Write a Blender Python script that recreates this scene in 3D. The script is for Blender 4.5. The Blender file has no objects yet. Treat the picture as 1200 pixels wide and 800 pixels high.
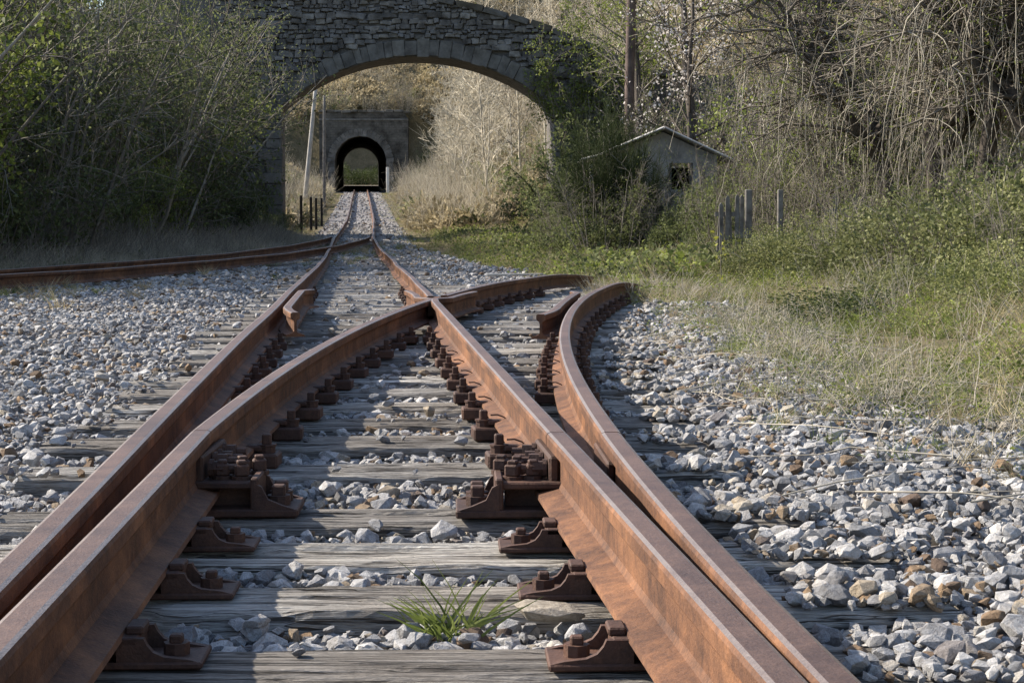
import bpy, bmesh, math, random
import numpy as np
from mathutils import Vector, Matrix, Euler

R = math.radians
SC = bpy.context.scene
COL = SC.collection
rnd = random.Random(7)
nrg = np.random.default_rng(11)

# ------------------------------------------------------------------ camera
CAM_Z = 0.54
F_PX = 2000.0                      # focal length in pixels of a 1200 px wide picture
PITCH = math.atan((400 - 262) / F_PX)
cam_d = bpy.data.cameras.new('camera')
cam = bpy.data.objects.new('camera', cam_d)
COL.objects.link(cam)
cam.location = (0, 0, CAM_Z)
cam.rotation_euler = (R(90) - PITCH, 0, 0)
cam_d.sensor_width = 36.0
cam_d.lens = F_PX / 1200 * 36.0
cam_d.clip_start = 0.05
cam_d.clip_end = 2000
SC.camera = cam

# ------------------------------------------------------------------ world, sun, exposure
SUN_AZ = math.atan2(-0.93, 0.36)   # from the left, beyond the bridge
SUN_EL = R(35)
w = bpy.data.worlds.new('World')
SC.world = w
w.use_nodes = True
wn = w.node_tree.nodes
wn.clear()
sky = wn.new('ShaderNodeTexSky')
sky.sky_type = 'NISHITA'
sky.sun_disc = False
sky.sun_elevation = SUN_EL
sky.sun_rotation = SUN_AZ
sky.air_density = 1.0
sky.dust_density = 1.2
bg = wn.new('ShaderNodeBackground')
bg.inputs['Strength'].default_value = 0.125
wo = wn.new('ShaderNodeOutputWorld')
w.node_tree.links.new(sky.outputs[0], bg.inputs[0])
w.node_tree.links.new(bg.outputs[0], wo.inputs[0])

sun_d = bpy.data.lights.new('sun', 'SUN')
sun_d.energy = 4.8
sun_d.angle = R(0.53)
sun_d.color = (1.0, 0.90, 0.76)
sun = bpy.data.objects.new('sun', sun_d)
COL.objects.link(sun)
to_sun = Vector((math.sin(SUN_AZ) * math.cos(SUN_EL), math.cos(SUN_AZ) * math.cos(SUN_EL), math.sin(SUN_EL)))
sun.rotation_euler = to_sun.to_track_quat('Z', 'Y').to_euler()
sun.location = to_sun * 60

SC.view_settings.view_transform = 'Standard'
SC.view_settings.look = 'None'
SC.view_settings.gamma = 1.0
SC.view_settings.exposure = 1.1
SC.view_settings.use_curve_mapping = False
SC.render.engine = 'CYCLES'
SC.cycles.use_denoising = True
SC.cycles.max_bounces = 6
SC.cycles.diffuse_bounces = 3
SC.cycles.glossy_bounces = 2
SC.cycles.transmission_bounces = 2
SC.cycles.transparent_max_bounces = 4

# ------------------------------------------------------------------ helpers: placement
def ray(px, py):
    """world direction of a pixel of the 1200x800 frame, scaled to unit forward (Y)"""
    x = (px - 600) / F_PX
    y = (400 - py) / F_PX
    cy, sy = math.cos(PITCH), math.sin(PITCH)
    d = Vector((x, cy + y * sy, -sy + y * cy))
    return d / d.y

def at(px, py, Y):
    d = ray(px, py)
    return Vector((d.x * Y, Y, CAM_Z + d.z * Y))

def proj(p):
    cy, sy = math.cos(PITCH), math.sin(PITCH)
    dz = p[2] - CAM_Z
    dep = p[1] * cy - dz * sy
    up = p[1] * sy + dz * cy
    return 600 + F_PX * p[0] / dep, 400 - F_PX * up / dep

# ------------------------------------------------------------------ helpers: objects
def tag(o, label=None, cat=None, group=None, kind=None):
    if label: o['label'] = label
    if cat: o['category'] = cat
    if group: o['group'] = group
    if kind: o['kind'] = kind
    return o

def link(name, me, parent=None):
    o = bpy.data.objects.new(name, me)
    COL.objects.link(o)
    if parent is not None:
        o.parent = parent
    return o

def empty(name, loc=(0, 0, 0), rz=0.0, s=1.0):
    o = bpy.data.objects.new(name, None)
    COL.objects.link(o)
    o.location = loc
    o.rotation_euler = (0, 0, rz)
    o.scale = (s, s, s)
    o.empty_display_size = 0.2
    return o

def mesh_np(name, V, Fc, mat=None, smooth=False, mats=None, midx=None):
    """V (n,3); Fc list/array of faces. An ndarray of quads or tris is built fast."""
    me = bpy.data.meshes.new(name)
    if isinstance(Fc, np.ndarray):
        n, k = Fc.shape
        me.vertices.add(len(V))
        me.vertices.foreach_set('co', np.asarray(V, np.float32).ravel())
        me.loops.add(n * k)
        me.loops.foreach_set('vertex_index', Fc.astype(np.int32).ravel())
        me.polygons.add(n)
        me.polygons.foreach_set('loop_start', np.arange(0, n * k, k, dtype=np.int32))
        me.update(calc_edges=True)
    else:
        me.from_pydata([tuple(v) for v in V], [], Fc)
        me.update()
    if mats:
        for m in mats: me.materials.append(m)
        if midx is not None:
            me.polygons.foreach_set('material_index', np.asarray(midx, np.int32))
    elif mat: me.materials.append(mat)
    if smooth:
        me.polygons.foreach_set('use_smooth', np.ones(len(me.polygons), bool))
    return me

def bm_mesh(name, bm, mat, smooth=False):
    me = bpy.data.meshes.new(name)
    bm.normal_update()
    bm.to_mesh(me)
    bm.free()
    if isinstance(mat, (list, tuple)):
        for m in mat: me.materials.append(m)
    elif mat: me.materials.append(mat)
    if smooth:
        me.polygons.foreach_set('use_smooth', np.ones(len(me.polygons), bool))
    return me

def bm_box(bm, c, s, rot=None, bev=0.0):
    m = Matrix.Translation(c) @ (rot.to_4x4() if rot is not None else Matrix()) @ Matrix.Diagonal((s[0], s[1], s[2], 1))
    r = bmesh.ops.create_cube(bm, size=1.0, matrix=m)
    if bev > 0:
        es = list({e for v in r['verts'] for e in v.link_edges})
        bmesh.ops.bevel(bm, geom=es, offset=bev, segments=1, affect='EDGES')

def bm_cyl(bm, c, r, h, axis='Z', seg=8, r2=None):
    rot = Matrix()
    if axis == 'X': rot = Matrix.Rotation(R(90), 4, 'Y')
    if axis == 'Y': rot = Matrix.Rotation(R(90), 4, 'X')
    bmesh.ops.create_cone(bm, cap_ends=True, segments=seg, radius1=r, radius2=r if r2 is None else r2,
                          depth=h, matrix=Matrix.Translation(c) @ rot)

def bm_prism(bm, prof, y0, y1):
    """prof: (x,z) polygon extruded along y"""
    a = [bm.verts.new((x, y0, z)) for x, z in prof]
    b = [bm.verts.new((x, y1, z)) for x, z in prof]
    n = len(prof)
    bm.faces.new(a[::-1]) if False else bm.faces.new(a)
    bm.faces.new(b[::-1])
    for i in range(n):
        bm.faces.new((a[i], b[i], b[(i + 1) % n], a[(i + 1) % n]))
    bmesh.ops.recalc_face_normals(bm, faces=bm.faces[:])

def tubes_np(paths, sides=3):
    """paths: list of (pts Nx3, radii N) -> V, quads"""
    Vs, Fs = [], []
    off = 0
    ang = np.arange(sides) * 2 * math.pi / sides
    ca, sa = np.cos(ang), np.sin(ang)
    for pts, rad in paths:
        p = np.asarray(pts, float)
        n = len(p)
        t = np.empty_like(p)
        t[1:-1] = p[2:] - p[:-2]
        t[0] = p[1] - p[0]
        t[-1] = p[-1] - p[-2]
        t /= (np.linalg.norm(t, axis=1, keepdims=True) + 1e-9)
        ref = np.array([0.0, 0.0, 1.0]) if abs(t[:, 2]).mean() < 0.85 else np.array([1.0, 0.13, 0.0])
        u = np.cross(t, ref)
        u /= (np.linalg.norm(u, axis=1, keepdims=True) + 1e-9)
        v = np.cross(t, u)
        r = np.asarray(rad, float)[:, None, None]
        ring = p[:, None, :] + r * (ca[None, :, None] * u[:, None, :] + sa[None, :, None] * v[:, None, :])
        Vs.append(ring.reshape(-1, 3))
        i = np.arange(n - 1)[:, None] * sides
        j = np.arange(sides)[None, :]
        j2 = (j + 1) % sides
        q = np.stack([i + j, i + j2, i + sides + j2, i + sides + j], axis=-1).reshape(-1, 4) + off
        Fs.append(q)
        off += n * sides
    return np.concatenate(Vs), np.concatenate(Fs)

def leaves_np(P, D, size, rng, aspect=0.55, droop=0.3):
    """one diamond-like quad per point P with tip direction D"""
    n = len(P)
    D = D / (np.linalg.norm(D, axis=1, keepdims=True) + 1e-9)
    ref = rng.normal(size=(n, 3))
    S = np.cross(D, ref)
    S /= (np.linalg.norm(S, axis=1, keepdims=True) + 1e-9)
    N = np.cross(S, D)
    L = size[:, None]
    a = P
    b = P + D * L * 0.45 + S * L * aspect * 0.5 + N * L * 0.1
    c = P + D * L - N * L * droop * 0.3
    d = P + D * L * 0.45 - S * L * aspect * 0.5 + N * L * 0.1
    V = np.stack([a, b, c, d], 1).reshape(-1, 3)
    F = np.arange(n * 4).reshape(-1, 4)
    return V, F

def vnoise(x, y, s=1.0, seed=0):
    x = np.asarray(x, float) * s
    y = np.asarray(y, float) * s
    xi, yi = np.floor(x), np.floor(y)
    fx, fy = x - xi, y - yi
    fx = fx * fx * (3 - 2 * fx)
    fy = fy * fy * (3 - 2 * fy)
    def h(a, b):
        q = np.sin(a * 127.1 + b * 311.7 + seed * 74.7) * 43758.5453
        return q - np.floor(q)
    return (h(xi, yi) * (1 - fx) * (1 - fy) + h(xi + 1, yi) * fx * (1 - fy) +
            h(xi, yi + 1) * (1 - fx) * fy + h(xi + 1, yi + 1) * fx * fy) * 2 - 1

# ------------------------------------------------------------------ materials
MAT = {}
def node_mat(name):
    m = bpy.data.materials.new(name)
    m.use_nodes = True
    nt = m.node_tree
    b = nt.nodes['Principled BSDF']
    b.inputs['Specular IOR Level'].default_value = 0.25
    MAT[name] = m
    return m, nt, b

def N(nt, t, **kw):
    n = nt.nodes.new(t)
    for k, v in kw.items():
        setattr(n, k, v)
    return n

def ramp(nt, stops, fac=None, interp='LINEAR'):
    r = nt.nodes.new('ShaderNodeValToRGB')
    r.color_ramp.interpolation = interp
    el = r.color_ramp.elements
    while len(el) < len(stops): el.new(0.5)
    for e, (p, c) in zip(el, stops):
        e.position = p
        e.color = (*c, 1) if len(c) == 3 else c
    if fac is not None: nt.links.new(fac, r.inputs[0])
    return r

def noise(nt, scale, detail=4, rough=0.6, vec=None, dist=0.0):
    n = nt.nodes.new('ShaderNodeTexNoise')
    n.inputs['Scale'].default_value = scale
    n.inputs['Detail'].default_value = detail
    n.inputs['Roughness'].default_value = rough
    n.inputs['Distortion'].default_value = dist
    if vec is not None: nt.links.new(vec, n.inputs['Vector'])
    return n

def mixc(nt, fac, a, b, mode='MIX'):
    m = nt.nodes.new('ShaderNodeMix')
    m.data_type = 'RGBA'
    m.blend_type = mode
    for s, v in ((0, fac), (6, a), (7, b)):
        if hasattr(v, 'links') or isinstance(v, bpy.types.NodeSocket): nt.links.new(v, m.inputs[s])
        elif s == 0: m.inputs[0].default_value = v
        else: m.inputs[s].default_value = (*v, 1)
    return m.outputs[2]

def bump(nt, b, h, strength=0.3, dist=0.01):
    bp = nt.nodes.new('ShaderNodeBump')
    bp.inputs['Strength'].default_value = strength
    bp.inputs['Distance'].default_value = dist
    nt.links.new(h, bp.inputs['Height'])
    nt.links.new(bp.outputs[0], b.inputs['Normal'])

def geo_pos(nt):
    return nt.nodes.new('ShaderNodeNewGeometry').outputs['Position']
def obj_co(nt):
    return nt.nodes.new('ShaderNodeTexCoord').outputs['Object']
def obj_rand(nt):
    return nt.nodes.new('ShaderNodeObjectInfo').outputs['Random']

def rust_mat(name, dark, mid, light, rough=0.75, spec=0.3, scale=1.0):
    m, nt, b = node_mat(name)
    p = geo_pos(nt)
    n1 = noise(nt, 2.6 * scale, 7, 0.72, p, 0.6)
    n2 = noise(nt, 22 * scale, 6, 0.78, p)
    n3 = noise(nt, 160, 3, 0.6, p)
    c1 = ramp(nt, [(0.38, dark), (0.51, mid), (0.64, light)], n1.outputs[0])
    c2 = ramp(nt, [(0.35, dark), (0.65, light)], n2.outputs[0])
    c = mixc(nt, 0.38, c1.outputs[0], c2.outputs[0])
    c3 = ramp(nt, [(0.3, (0.72, 0.72, 0.72)), (0.7, (1.18, 1.15, 1.1))], n3.outputs[0])
    c = mixc(nt, 0.7, c, c3.outputs[0], 'MULTIPLY')
    nt.links.new(c, b.inputs['Base Color'])
    b.inputs['Roughness'].default_value = rough
    b.inputs['Specular IOR Level'].default_value = spec
    add = nt.nodes.new('ShaderNodeMath'); add.operation = 'ADD'
    nt.links.new(n2.outputs[0], add.inputs[0]); nt.links.new(n3.outputs[0], add.inputs[1])
    bump(nt, b, add.outputs[0], 0.45, 0.004)
    return m

rust_mat('rail_rust', (0.036, 0.018, 0.013), (0.100, 0.047, 0.027), (0.250, 0.118, 0.056))
rust_mat('rail_top', (0.050, 0.029, 0.022), (0.095, 0.056, 0.041), (0.150, 0.091, 0.065), rough=0.52, spec=0.4, scale=0.6)
rust_mat('rail_worn', (0.12, 0.085, 0.070), (0.17, 0.135, 0.115), (0.22, 0.18, 0.155), rough=0.38, spec=0.6, scale=0.6)
rust_mat('cast_iron', (0.030, 0.017, 0.014), (0.060, 0.032, 0.024), (0.110, 0.055, 0.036), rough=0.7)

# weathered oak
m, nt, b = node_mat('old_timber')
co = obj_co(nt)
mp = nt.nodes.new('ShaderNodeMapping'); mp.inputs['Scale'].default_value = (1.0, 17, 17)
nt.links.new(co, mp.inputs[0])
add = nt.nodes.new('ShaderNodeVectorMath'); add.operation = 'ADD'
oi = nt.nodes.new('ShaderNodeObjectInfo')
nt.links.new(mp.outputs[0], add.inputs[0]); nt.links.new(oi.outputs['Location'], add.inputs[1])
g1 = noise(nt, 2.2, 6, 0.72, add.outputs[0], 0.5)
g2 = noise(nt, 9.0, 4, 0.7, add.outputs[0], 0.3)
big = noise(nt, 1.7, 3, 0.6, geo_pos(nt))
c1 = ramp(nt, [(0.28, (0.060, 0.053, 0.046)), (0.38, (0.26, 0.25, 0.235)), (0.56, (0.43, 0.42, 0.40)), (0.75, (0.58, 0.565, 0.54))], g1.outputs[0])
c2 = ramp(nt, [(0.34, (0.35, 0.33, 0.32)), (0.55, (1.0, 1.0, 1.0)), (0.8, (1.12, 1.1, 1.08))], g2.outputs[0])
c = mixc(nt, 0.85, c1.outputs[0], c2.outputs[0], 'MULTIPLY')
c3 = ramp(nt, [(0.35, (0.62, 0.56, 0.50)), (0.6, (1.0, 1.0, 1.0))], big.outputs[0])
c = mixc(nt, 0.7, c, c3.outputs[0], 'MULTIPLY')
mp2 = nt.nodes.new('ShaderNodeMapping'); mp2.inputs['Scale'].default_value = (1.1, 42, 42)
nt.links.new(co, mp2.inputs[0])
add2 = nt.nodes.new('ShaderNodeVectorMath'); add2.operation = 'ADD'
nt.links.new(mp2.outputs[0], add2.inputs[0]); nt.links.new(oi.outputs['Location'], add2.inputs[1])
crk = noise(nt, 1.0, 3, 0.55, add2.outputs[0], 0.8)
ck = ramp(nt, [(0.470, (1, 1, 1)), (0.492, (0.16, 0.14, 0.13)), (0.506, (0.10, 0.09, 0.08)), (0.518, (1, 1, 1))], crk.outputs[0])
c = mixc(nt, 0.85, c, ck.outputs[0], 'MULTIPLY')
orr = ramp(nt, [(0.0, (0.66, 0.63, 0.60)), (0.6, (1.05, 1.05, 1.05)), (1.0, (1.4, 1.38, 1.33))], oi.outputs['Random'])
c = mixc(nt, 1.0, c, orr.outputs[0], 'MULTIPLY')
nt.links.new(c, b.inputs['Base Color'])
b.inputs['Roughness'].default_value = 0.9
ad = nt.nodes.new('ShaderNodeMath'); ad.operation = 'MULTIPLY_ADD'; ad.inputs[1].default_value = 0.4
nt.links.new(g2.outputs[0], ad.inputs[0]); nt.links.new(g1.outputs[0], ad.inputs[2])
ad2 = nt.nodes.new('ShaderNodeMath'); ad2.operation = 'MULTIPLY_ADD'; ad2.inputs[1].default_value = 0.45
nt.links.new(ck.outputs[0], ad2.inputs[0]); nt.links.new(ad.outputs[0], ad2.inputs[2])
bump(nt, b, ad2.outputs[0], 1.0, 0.022)

# ballast stones
def stone_mat(name, stops, bscale=1.0):
    m, nt, b = node_mat(name)
    rn = obj_rand(nt)
    c1 = ramp(nt, stops, rn)
    co = obj_co(nt)
    n1 = noise(nt, 1.6 * bscale, 5, 0.7, co)
    n2 = noise(nt, 6 * bscale, 5, 0.7, co)
    c2 = ramp(nt, [(0.32, (0.70, 0.67, 0.64)), (0.5, (1.0, 1.0, 1.0)), (0.7, (1.16, 1.17, 1.19))], n1.outputs[0])
    c = mixc(nt, 0.9, c1.outputs[0], c2.outputs[0], 'MULTIPLY')
    c4 = ramp(nt, [(0.3, (0.78, 0.76, 0.74)), (0.6, (1.08, 1.08, 1.08))], n2.outputs[0])
    c = mixc(nt, 0.7, c, c4.outputs[0], 'MULTIPLY')
    sp = noise(nt, 22 * bscale, 4, 0.75, co)
    c5 = ramp(nt, [(0.36, (0.62, 0.60, 0.57)), (0.5, (1.0, 1.0, 1.0)), (0.66, (1.14, 1.14, 1.15))], sp.outputs[0])
    c = mixc(nt, 0.8, c, c5.outputs[0], 'MULTIPLY')
    soil = noise(nt, 0.8, 5, 0.7, geo_pos(nt))
    sf = ramp(nt, [(0.54, (0, 0, 0)), (0.74, (1, 1, 1))], soil.outputs[0])
    mm = nt.nodes.new('ShaderNodeMath'); mm.operation = 'MULTIPLY'
    nt.links.new(sf.outputs[0], mm.inputs[0]); nt.links.new(n1.outputs[0], mm.inputs[1])
    c = mixc(nt, mm.outputs[0], c, (0.20, 0.15, 0.105))
    nt.links.new(c, b.inputs['Base Color'])
    b.inputs['Roughness'].default_value = 0.9
    hh = nt.nodes.new('ShaderNodeMath'); hh.operation = 'MULTIPLY_ADD'; hh.inputs[1].default_value = 0.35
    nt.links.new(sp.outputs[0], hh.inputs[0]); nt.links.new(n2.outputs[0], hh.inputs[2])
    bump(nt, b, hh.outputs[0], 0.7, 0.010)
    return m
stone_mat('limestone', [(0.0, (0.15, 0.155, 0.165)), (0.20, (0.25, 0.252, 0.26)), (0.52, (0.36, 0.36, 0.363)), (0.76, (0.45, 0.443, 0.432)), (0.85, (0.32, 0.28, 0.22)), (0.90, (0.24, 0.165, 0.10)), (0.95, (0.10, 0.072, 0.056)), (1.0, (0.27, 0.275, 0.29))])

m, nt, b = node_mat('gravel_bed')
p = geo_pos(nt)
vo = N(nt, 'ShaderNodeTexVoronoi'); vo.inputs['Scale'].default_value = 26; nt.links.new(p, vo.inputs['Vector'])
ng_ = noise(nt, 1.2, 4, 0.6, p)
c1 = ramp(nt, [(0.0, (0.17, 0.16, 0.16)), (0.5, (0.29, 0.29, 0.30)), (1.0, (0.42, 0.42, 0.44))], vo.outputs['Color'])
c2 = ramp(nt, [(0.3, (0.55, 0.48, 0.42)), (0.6, (0.9, 0.88, 0.86))], ng_.outputs[0])
nt.links.new(mixc(nt, 1.0, c1.outputs[0], c2.outputs[0], 'MULTIPLY'), b.inputs['Base Color'])
b.inputs['Roughness'].default_value = 0.95
bump(nt, b, vo.outputs['Distance'], 1.0, 0.03)

m, nt, b = node_mat('earth')
p = geo_pos(nt)
n1 = noise(nt, 0.7, 6, 0.65, p); n2 = noise(nt, 9, 5, 0.7, p)
c1 = ramp(nt, [(0.3, (0.085, 0.078, 0.042)), (0.5, (0.15, 0.125, 0.075)), (0.72, (0.23, 0.19, 0.12))], n1.outputs[0])
c2 = ramp(nt, [(0.3, (0.5, 0.5, 0.45)), (0.7, (1.15, 1.12, 1.05))], n2.outputs[0])
nt.links.new(mixc(nt, 0.9, c1.outputs[0], c2.outputs[0], 'MULTIPLY'), b.inputs['Base Color'])
b.inputs['Roughness'].default_value = 1.0
bump(nt, b, n2.outputs[0], 0.8, 0.06)

def simple_noise_mat(name, stops, scale, rough=0.9, bs=0.3, bd=0.01, detail=5, rand=False):
    m, nt, b = node_mat(name)
    p = geo_pos(nt)
    n1 = noise(nt, scale, detail, 0.68, p)
    c = ramp(nt, stops, n1.outputs[0]).outputs[0]
    if rand:
        rr = ramp(nt, [(0.0, (0.62, 0.60, 0.58)), (0.5, (0.95, 0.95, 0.95)), (1.0, (1.3, 1.28, 1.22))], obj_rand(nt))
        c = mixc(nt, float(rand), c, rr.outputs[0], 'MULTIPLY')
    nt.links.new(c, b.inputs['Base Color'])
    b.inputs['Roughness'].default_value = rough
    bump(nt, b, n1.outputs[0], bs, bd)
    return m
simple_noise_mat('bridge_stone', [(0.30, (0.055, 0.050, 0.045)), (0.5, (0.130, 0.121, 0.111)), (0.70, (0.235, 0.222, 0.208))], 3.0, bs=0.7, bd=0.05, rand=True)
simple_noise_mat('dressed_stone', [(0.30, (0.060, 0.055, 0.048)), (0.5, (0.125, 0.117, 0.104)), (0.70, (0.195, 0.184, 0.166))], 2.0, bs=0.6, bd=0.05, rand=0.4)
simple_noise_mat('mortar', [(0.3, (0.055, 0.050, 0.046)), (0.7, (0.15, 0.14, 0.13))], 4, bs=0.8, bd=0.05)
m, nt, b = node_mat('portal_stone')
p = geo_pos(nt)
br = N(nt, 'ShaderNodeTexBrick'); br.inputs['Scale'].default_value = 1.0
mp = nt.nodes.new('ShaderNodeMapping'); mp.inputs['Rotation'].default_value = (R(90), 0, 0)
nt.links.new(p, mp.inputs[0]); nt.links.new(mp.outputs[0], br.inputs['Vector'])
br.inputs['Color1'].default_value = (0.085, 0.079, 0.069, 1); br.inputs['Color2'].default_value = (0.118, 0.110, 0.097, 1)
br.inputs['Mortar'].default_value = (0.085, 0.08, 0.072, 1); br.inputs['Mortar Size'].default_value = 0.03
br.inputs['Brick Width'].default_value = 0.42; br.inputs['Row Height'].default_value = 0.2
n1 = noise(nt, 0.9, 5, 0.7, p)
c2 = ramp(nt, [(0.34, (0.30, 0.28, 0.25)), (0.48, (0.8, 0.78, 0.75)), (0.66, (1.35, 1.33, 1.28))], n1.outputs[0])
nt.links.new(mixc(nt, 0.95, br.outputs[0], c2.outputs[0], 'MULTIPLY'), b.inputs['Base Color'])
b.inputs['Roughness'].default_value = 0.95
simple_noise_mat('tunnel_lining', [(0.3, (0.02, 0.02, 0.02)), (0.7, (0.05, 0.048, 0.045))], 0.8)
simple_noise_mat('plaster', [(0.3, (0.17, 0.158, 0.14)), (0.5, (0.31, 0.292, 0.265)), (0.72, (0.40, 0.38, 0.35))], 2.0)
simple_noise_mat('asbestos_sheet', [(0.3, (0.26, 0.25, 0.235)), (0.7, (0.48, 0.465, 0.44))], 3.0)
simple_noise_mat('white_paint', [(0.25, (0.34, 0.32, 0.29)), (0.5, (0.66, 0.65, 0.62))], 5.0)
simple_noise_mat('grey_wood', [(0.3, (0.085, 0.076, 0.068)), (0.7, (0.21, 0.198, 0.18))], 9.0)
simple_noise_mat('pole_wood', [(0.3, (0.30, 0.28, 0.25)), (0.7, (0.46, 0.44, 0.40))], 3.0)
simple_noise_mat('dark_pole', [(0.3, (0.06, 0.045, 0.04)), (0.7, (0.15, 0.11, 0.095))], 3.0)
simple_noise_mat('black_iron', [(0.3, (0.015, 0.014, 0.013)), (0.7, (0.04, 0.035, 0.03))], 9.0)
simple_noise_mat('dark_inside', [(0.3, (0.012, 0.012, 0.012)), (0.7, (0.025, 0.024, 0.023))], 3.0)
simple_noise_mat('bark_dark', [(0.3, (0.040, 0.033, 0.028)), (0.7, (0.105, 0.088, 0.072))], 12.0, bs=0.6, bd=0.02)
simple_noise_mat('bark_grey', [(0.3, (0.125, 0.110, 0.092)), (0.7, (0.26, 0.235, 0.20))], 9.0, rand=True)
simple_noise_mat('bark_dull', [(0.3, (0.135, 0.122, 0.100)), (0.7, (0.28, 0.255, 0.215))], 9.0, rand=True)
simple_noise_mat('bark_pale', [(0.3, (0.33, 0.295, 0.23)), (0.7, (0.58, 0.53, 0.43))], 6.0, rand=True)
simple_noise_mat('vine_pale', [(0.3, (0.21, 0.185, 0.145)), (0.7, (0.48, 0.44, 0.36))], 2.5)

def leaf_mat(name, a, bcol, c, trans=0.35):
    m, nt, b = node_mat(name)
    p = geo_pos(nt)
    n1 = noise(nt, 2.3, 3, 0.6, p); n2 = noise(nt, 25, 2, 0.5, p)
    mx = nt.nodes.new('ShaderNodeMath'); mx.operation = 'ADD'
    h = nt.nodes.new('ShaderNodeMath'); h.operation = 'MULTIPLY'; h.inputs[1].default_value = 0.5
    nt.links.new(n1.outputs[0], mx.inputs[0]); nt.links.new(n2.outputs[0], mx.inputs[1]); nt.links.new(mx.outputs[0], h.inputs[0])
    c1 = ramp(nt, [(0.36, a), (0.5, bcol), (0.62, c)], h.outputs[0])
    rr = ramp(nt, [(0.0, (0.75, 0.75, 0.75)), (1.0, (1.22, 1.2, 1.15))], obj_rand(nt))
    cc = mixc(nt, 1.0, c1.outputs[0], rr.outputs[0], 'MULTIPLY')
    nt.links.new(cc, b.inputs['Base Color'])
    b.inputs['Roughness'].default_value = 0.65
    b.inputs['Specular IOR Level'].default_value = 0.2
    tr = nt.nodes.new('ShaderNodeBsdfTranslucent')
    nt.links.new(cc, tr.inputs[0])
    ms = nt.nodes.new('ShaderNodeMixShader'); ms.inputs[0].default_value = trans
    out = [n for n in nt.nodes if n.type == 'OUTPUT_MATERIAL'][0]
    nt.links.new(b.outputs[0], ms.inputs[1]); nt.links.new(tr.outputs[0], ms.inputs[2]); nt.links.new(ms.outputs[0], out.inputs[0])
    return m
leaf_mat('leaf_dark', (0.060, 0.075, 0.034), (0.105, 0.128, 0.052), (0.180, 0.205, 0.085), 0.45)
leaf_mat('leaf_spring', (0.090, 0.118, 0.026), (0.165, 0.205, 0.046), (0.27, 0.31, 0.078))
leaf_mat('leaf_bramble', (0.075, 0.090, 0.032), (0.155, 0.172, 0.066), (0.30, 0.305, 0.150))
leaf_mat('leaf_broom', (0.030, 0.045, 0.016), (0.050, 0.070, 0.024), (0.080, 0.105, 0.036))
leaf_mat('leaf_tan', (0.20, 0.165, 0.100), (0.33, 0.28, 0.18), (0.47, 0.41, 0.28))
leaf_mat('leaf_yellow', (0.20, 0.22, 0.03), (0.33, 0.34, 0.05), (0.44, 0.44, 0.09))
leaf_mat('blossom', (0.50, 0.46, 0.44), (0.66, 0.62, 0.60), (0.80, 0.77, 0.75))
leaf_mat('straw', (0.20, 0.165, 0.095), (0.33, 0.28, 0.17), (0.48, 0.42, 0.28), 0.25)
leaf_mat('straw_grey', (0.24, 0.22, 0.17), (0.36, 0.33, 0.26), (0.48, 0.44, 0.36), 0.3)
leaf_mat('grass_green', (0.080, 0.110, 0.028), (0.135, 0.175, 0.046), (0.22, 0.26, 0.08), 0.4)

# ------------------------------------------------------------------ plan of the line
def Xc(Y): return -0.03 - 0.088 * Y - 0.16 * np.exp(-((Y - 46.0) / 16.0) ** 2)            # centre of the straight main line
GA = 0.53                                       # half of rail-centre gauge
ZY = np.arange(-60, 330, 1.0)
_zk = np.interp(ZY, [-60, 0, 10, 12.5, 15, 21, 30, 37, 49, 65, 80, 101, 141, 330], [0, 0, 0.012, 0.022, 0.015, -0.012, 0.0, 0.035, 0.20, 0.62, 1.15, 1.98, 3.36, 9.0])
_w = np.exp(-(np.arange(-5, 6) / 2.2) ** 2); _w /= _w.sum()
_zk = np.convolve(np.pad(_zk, 5, mode='edge'), _w, mode='valid')
def zt(Y):
    return np.interp(np.asarray(Y, float), ZY, _zk)
RAIL_H = 0.145
SLEEPER_TOP = -0.195
def offs(Y): return 0.060 + np.maximum(0.0, Y - 1.4) ** 2 / 112.0        # sideways departure of the curved route

def railA(Y): return Xc(Y) - GA
def railB(Y): return Xc(Y) + GA
def railC(Y):
    if Y < 4.4:
        o = 0.082 + (Y - 2.04) * (offs(4.4) - 0.082) / 2.36
    else: o = offs(Y)
    return Xc(Y) - GA + o
def railD(Y): return Xc(Y) + GA + offs(max(Y, 0.0))

# far turnout on the left: its track leaves the main line at about Y=50 and comes nearer on the left
_sy = np.arange(0, 62, 0.5)
_so = np.interp(_sy, [0, 5, 10, 17, 20.4, 26, 30, 36, 41, 45, 50, 62], [-7.2, -6.3, -5.45, -4.2, -3.55, -2.45, -1.78, -1.04, -0.52, -0.2, 0, 0])
_so = np.convolve(np.pad(_so, 8, mode='edge'), np.hanning(17) / np.hanning(17).sum(), mode='valid')
def side_off(Y): return float(np.interp(Y, _sy, _so))

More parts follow.
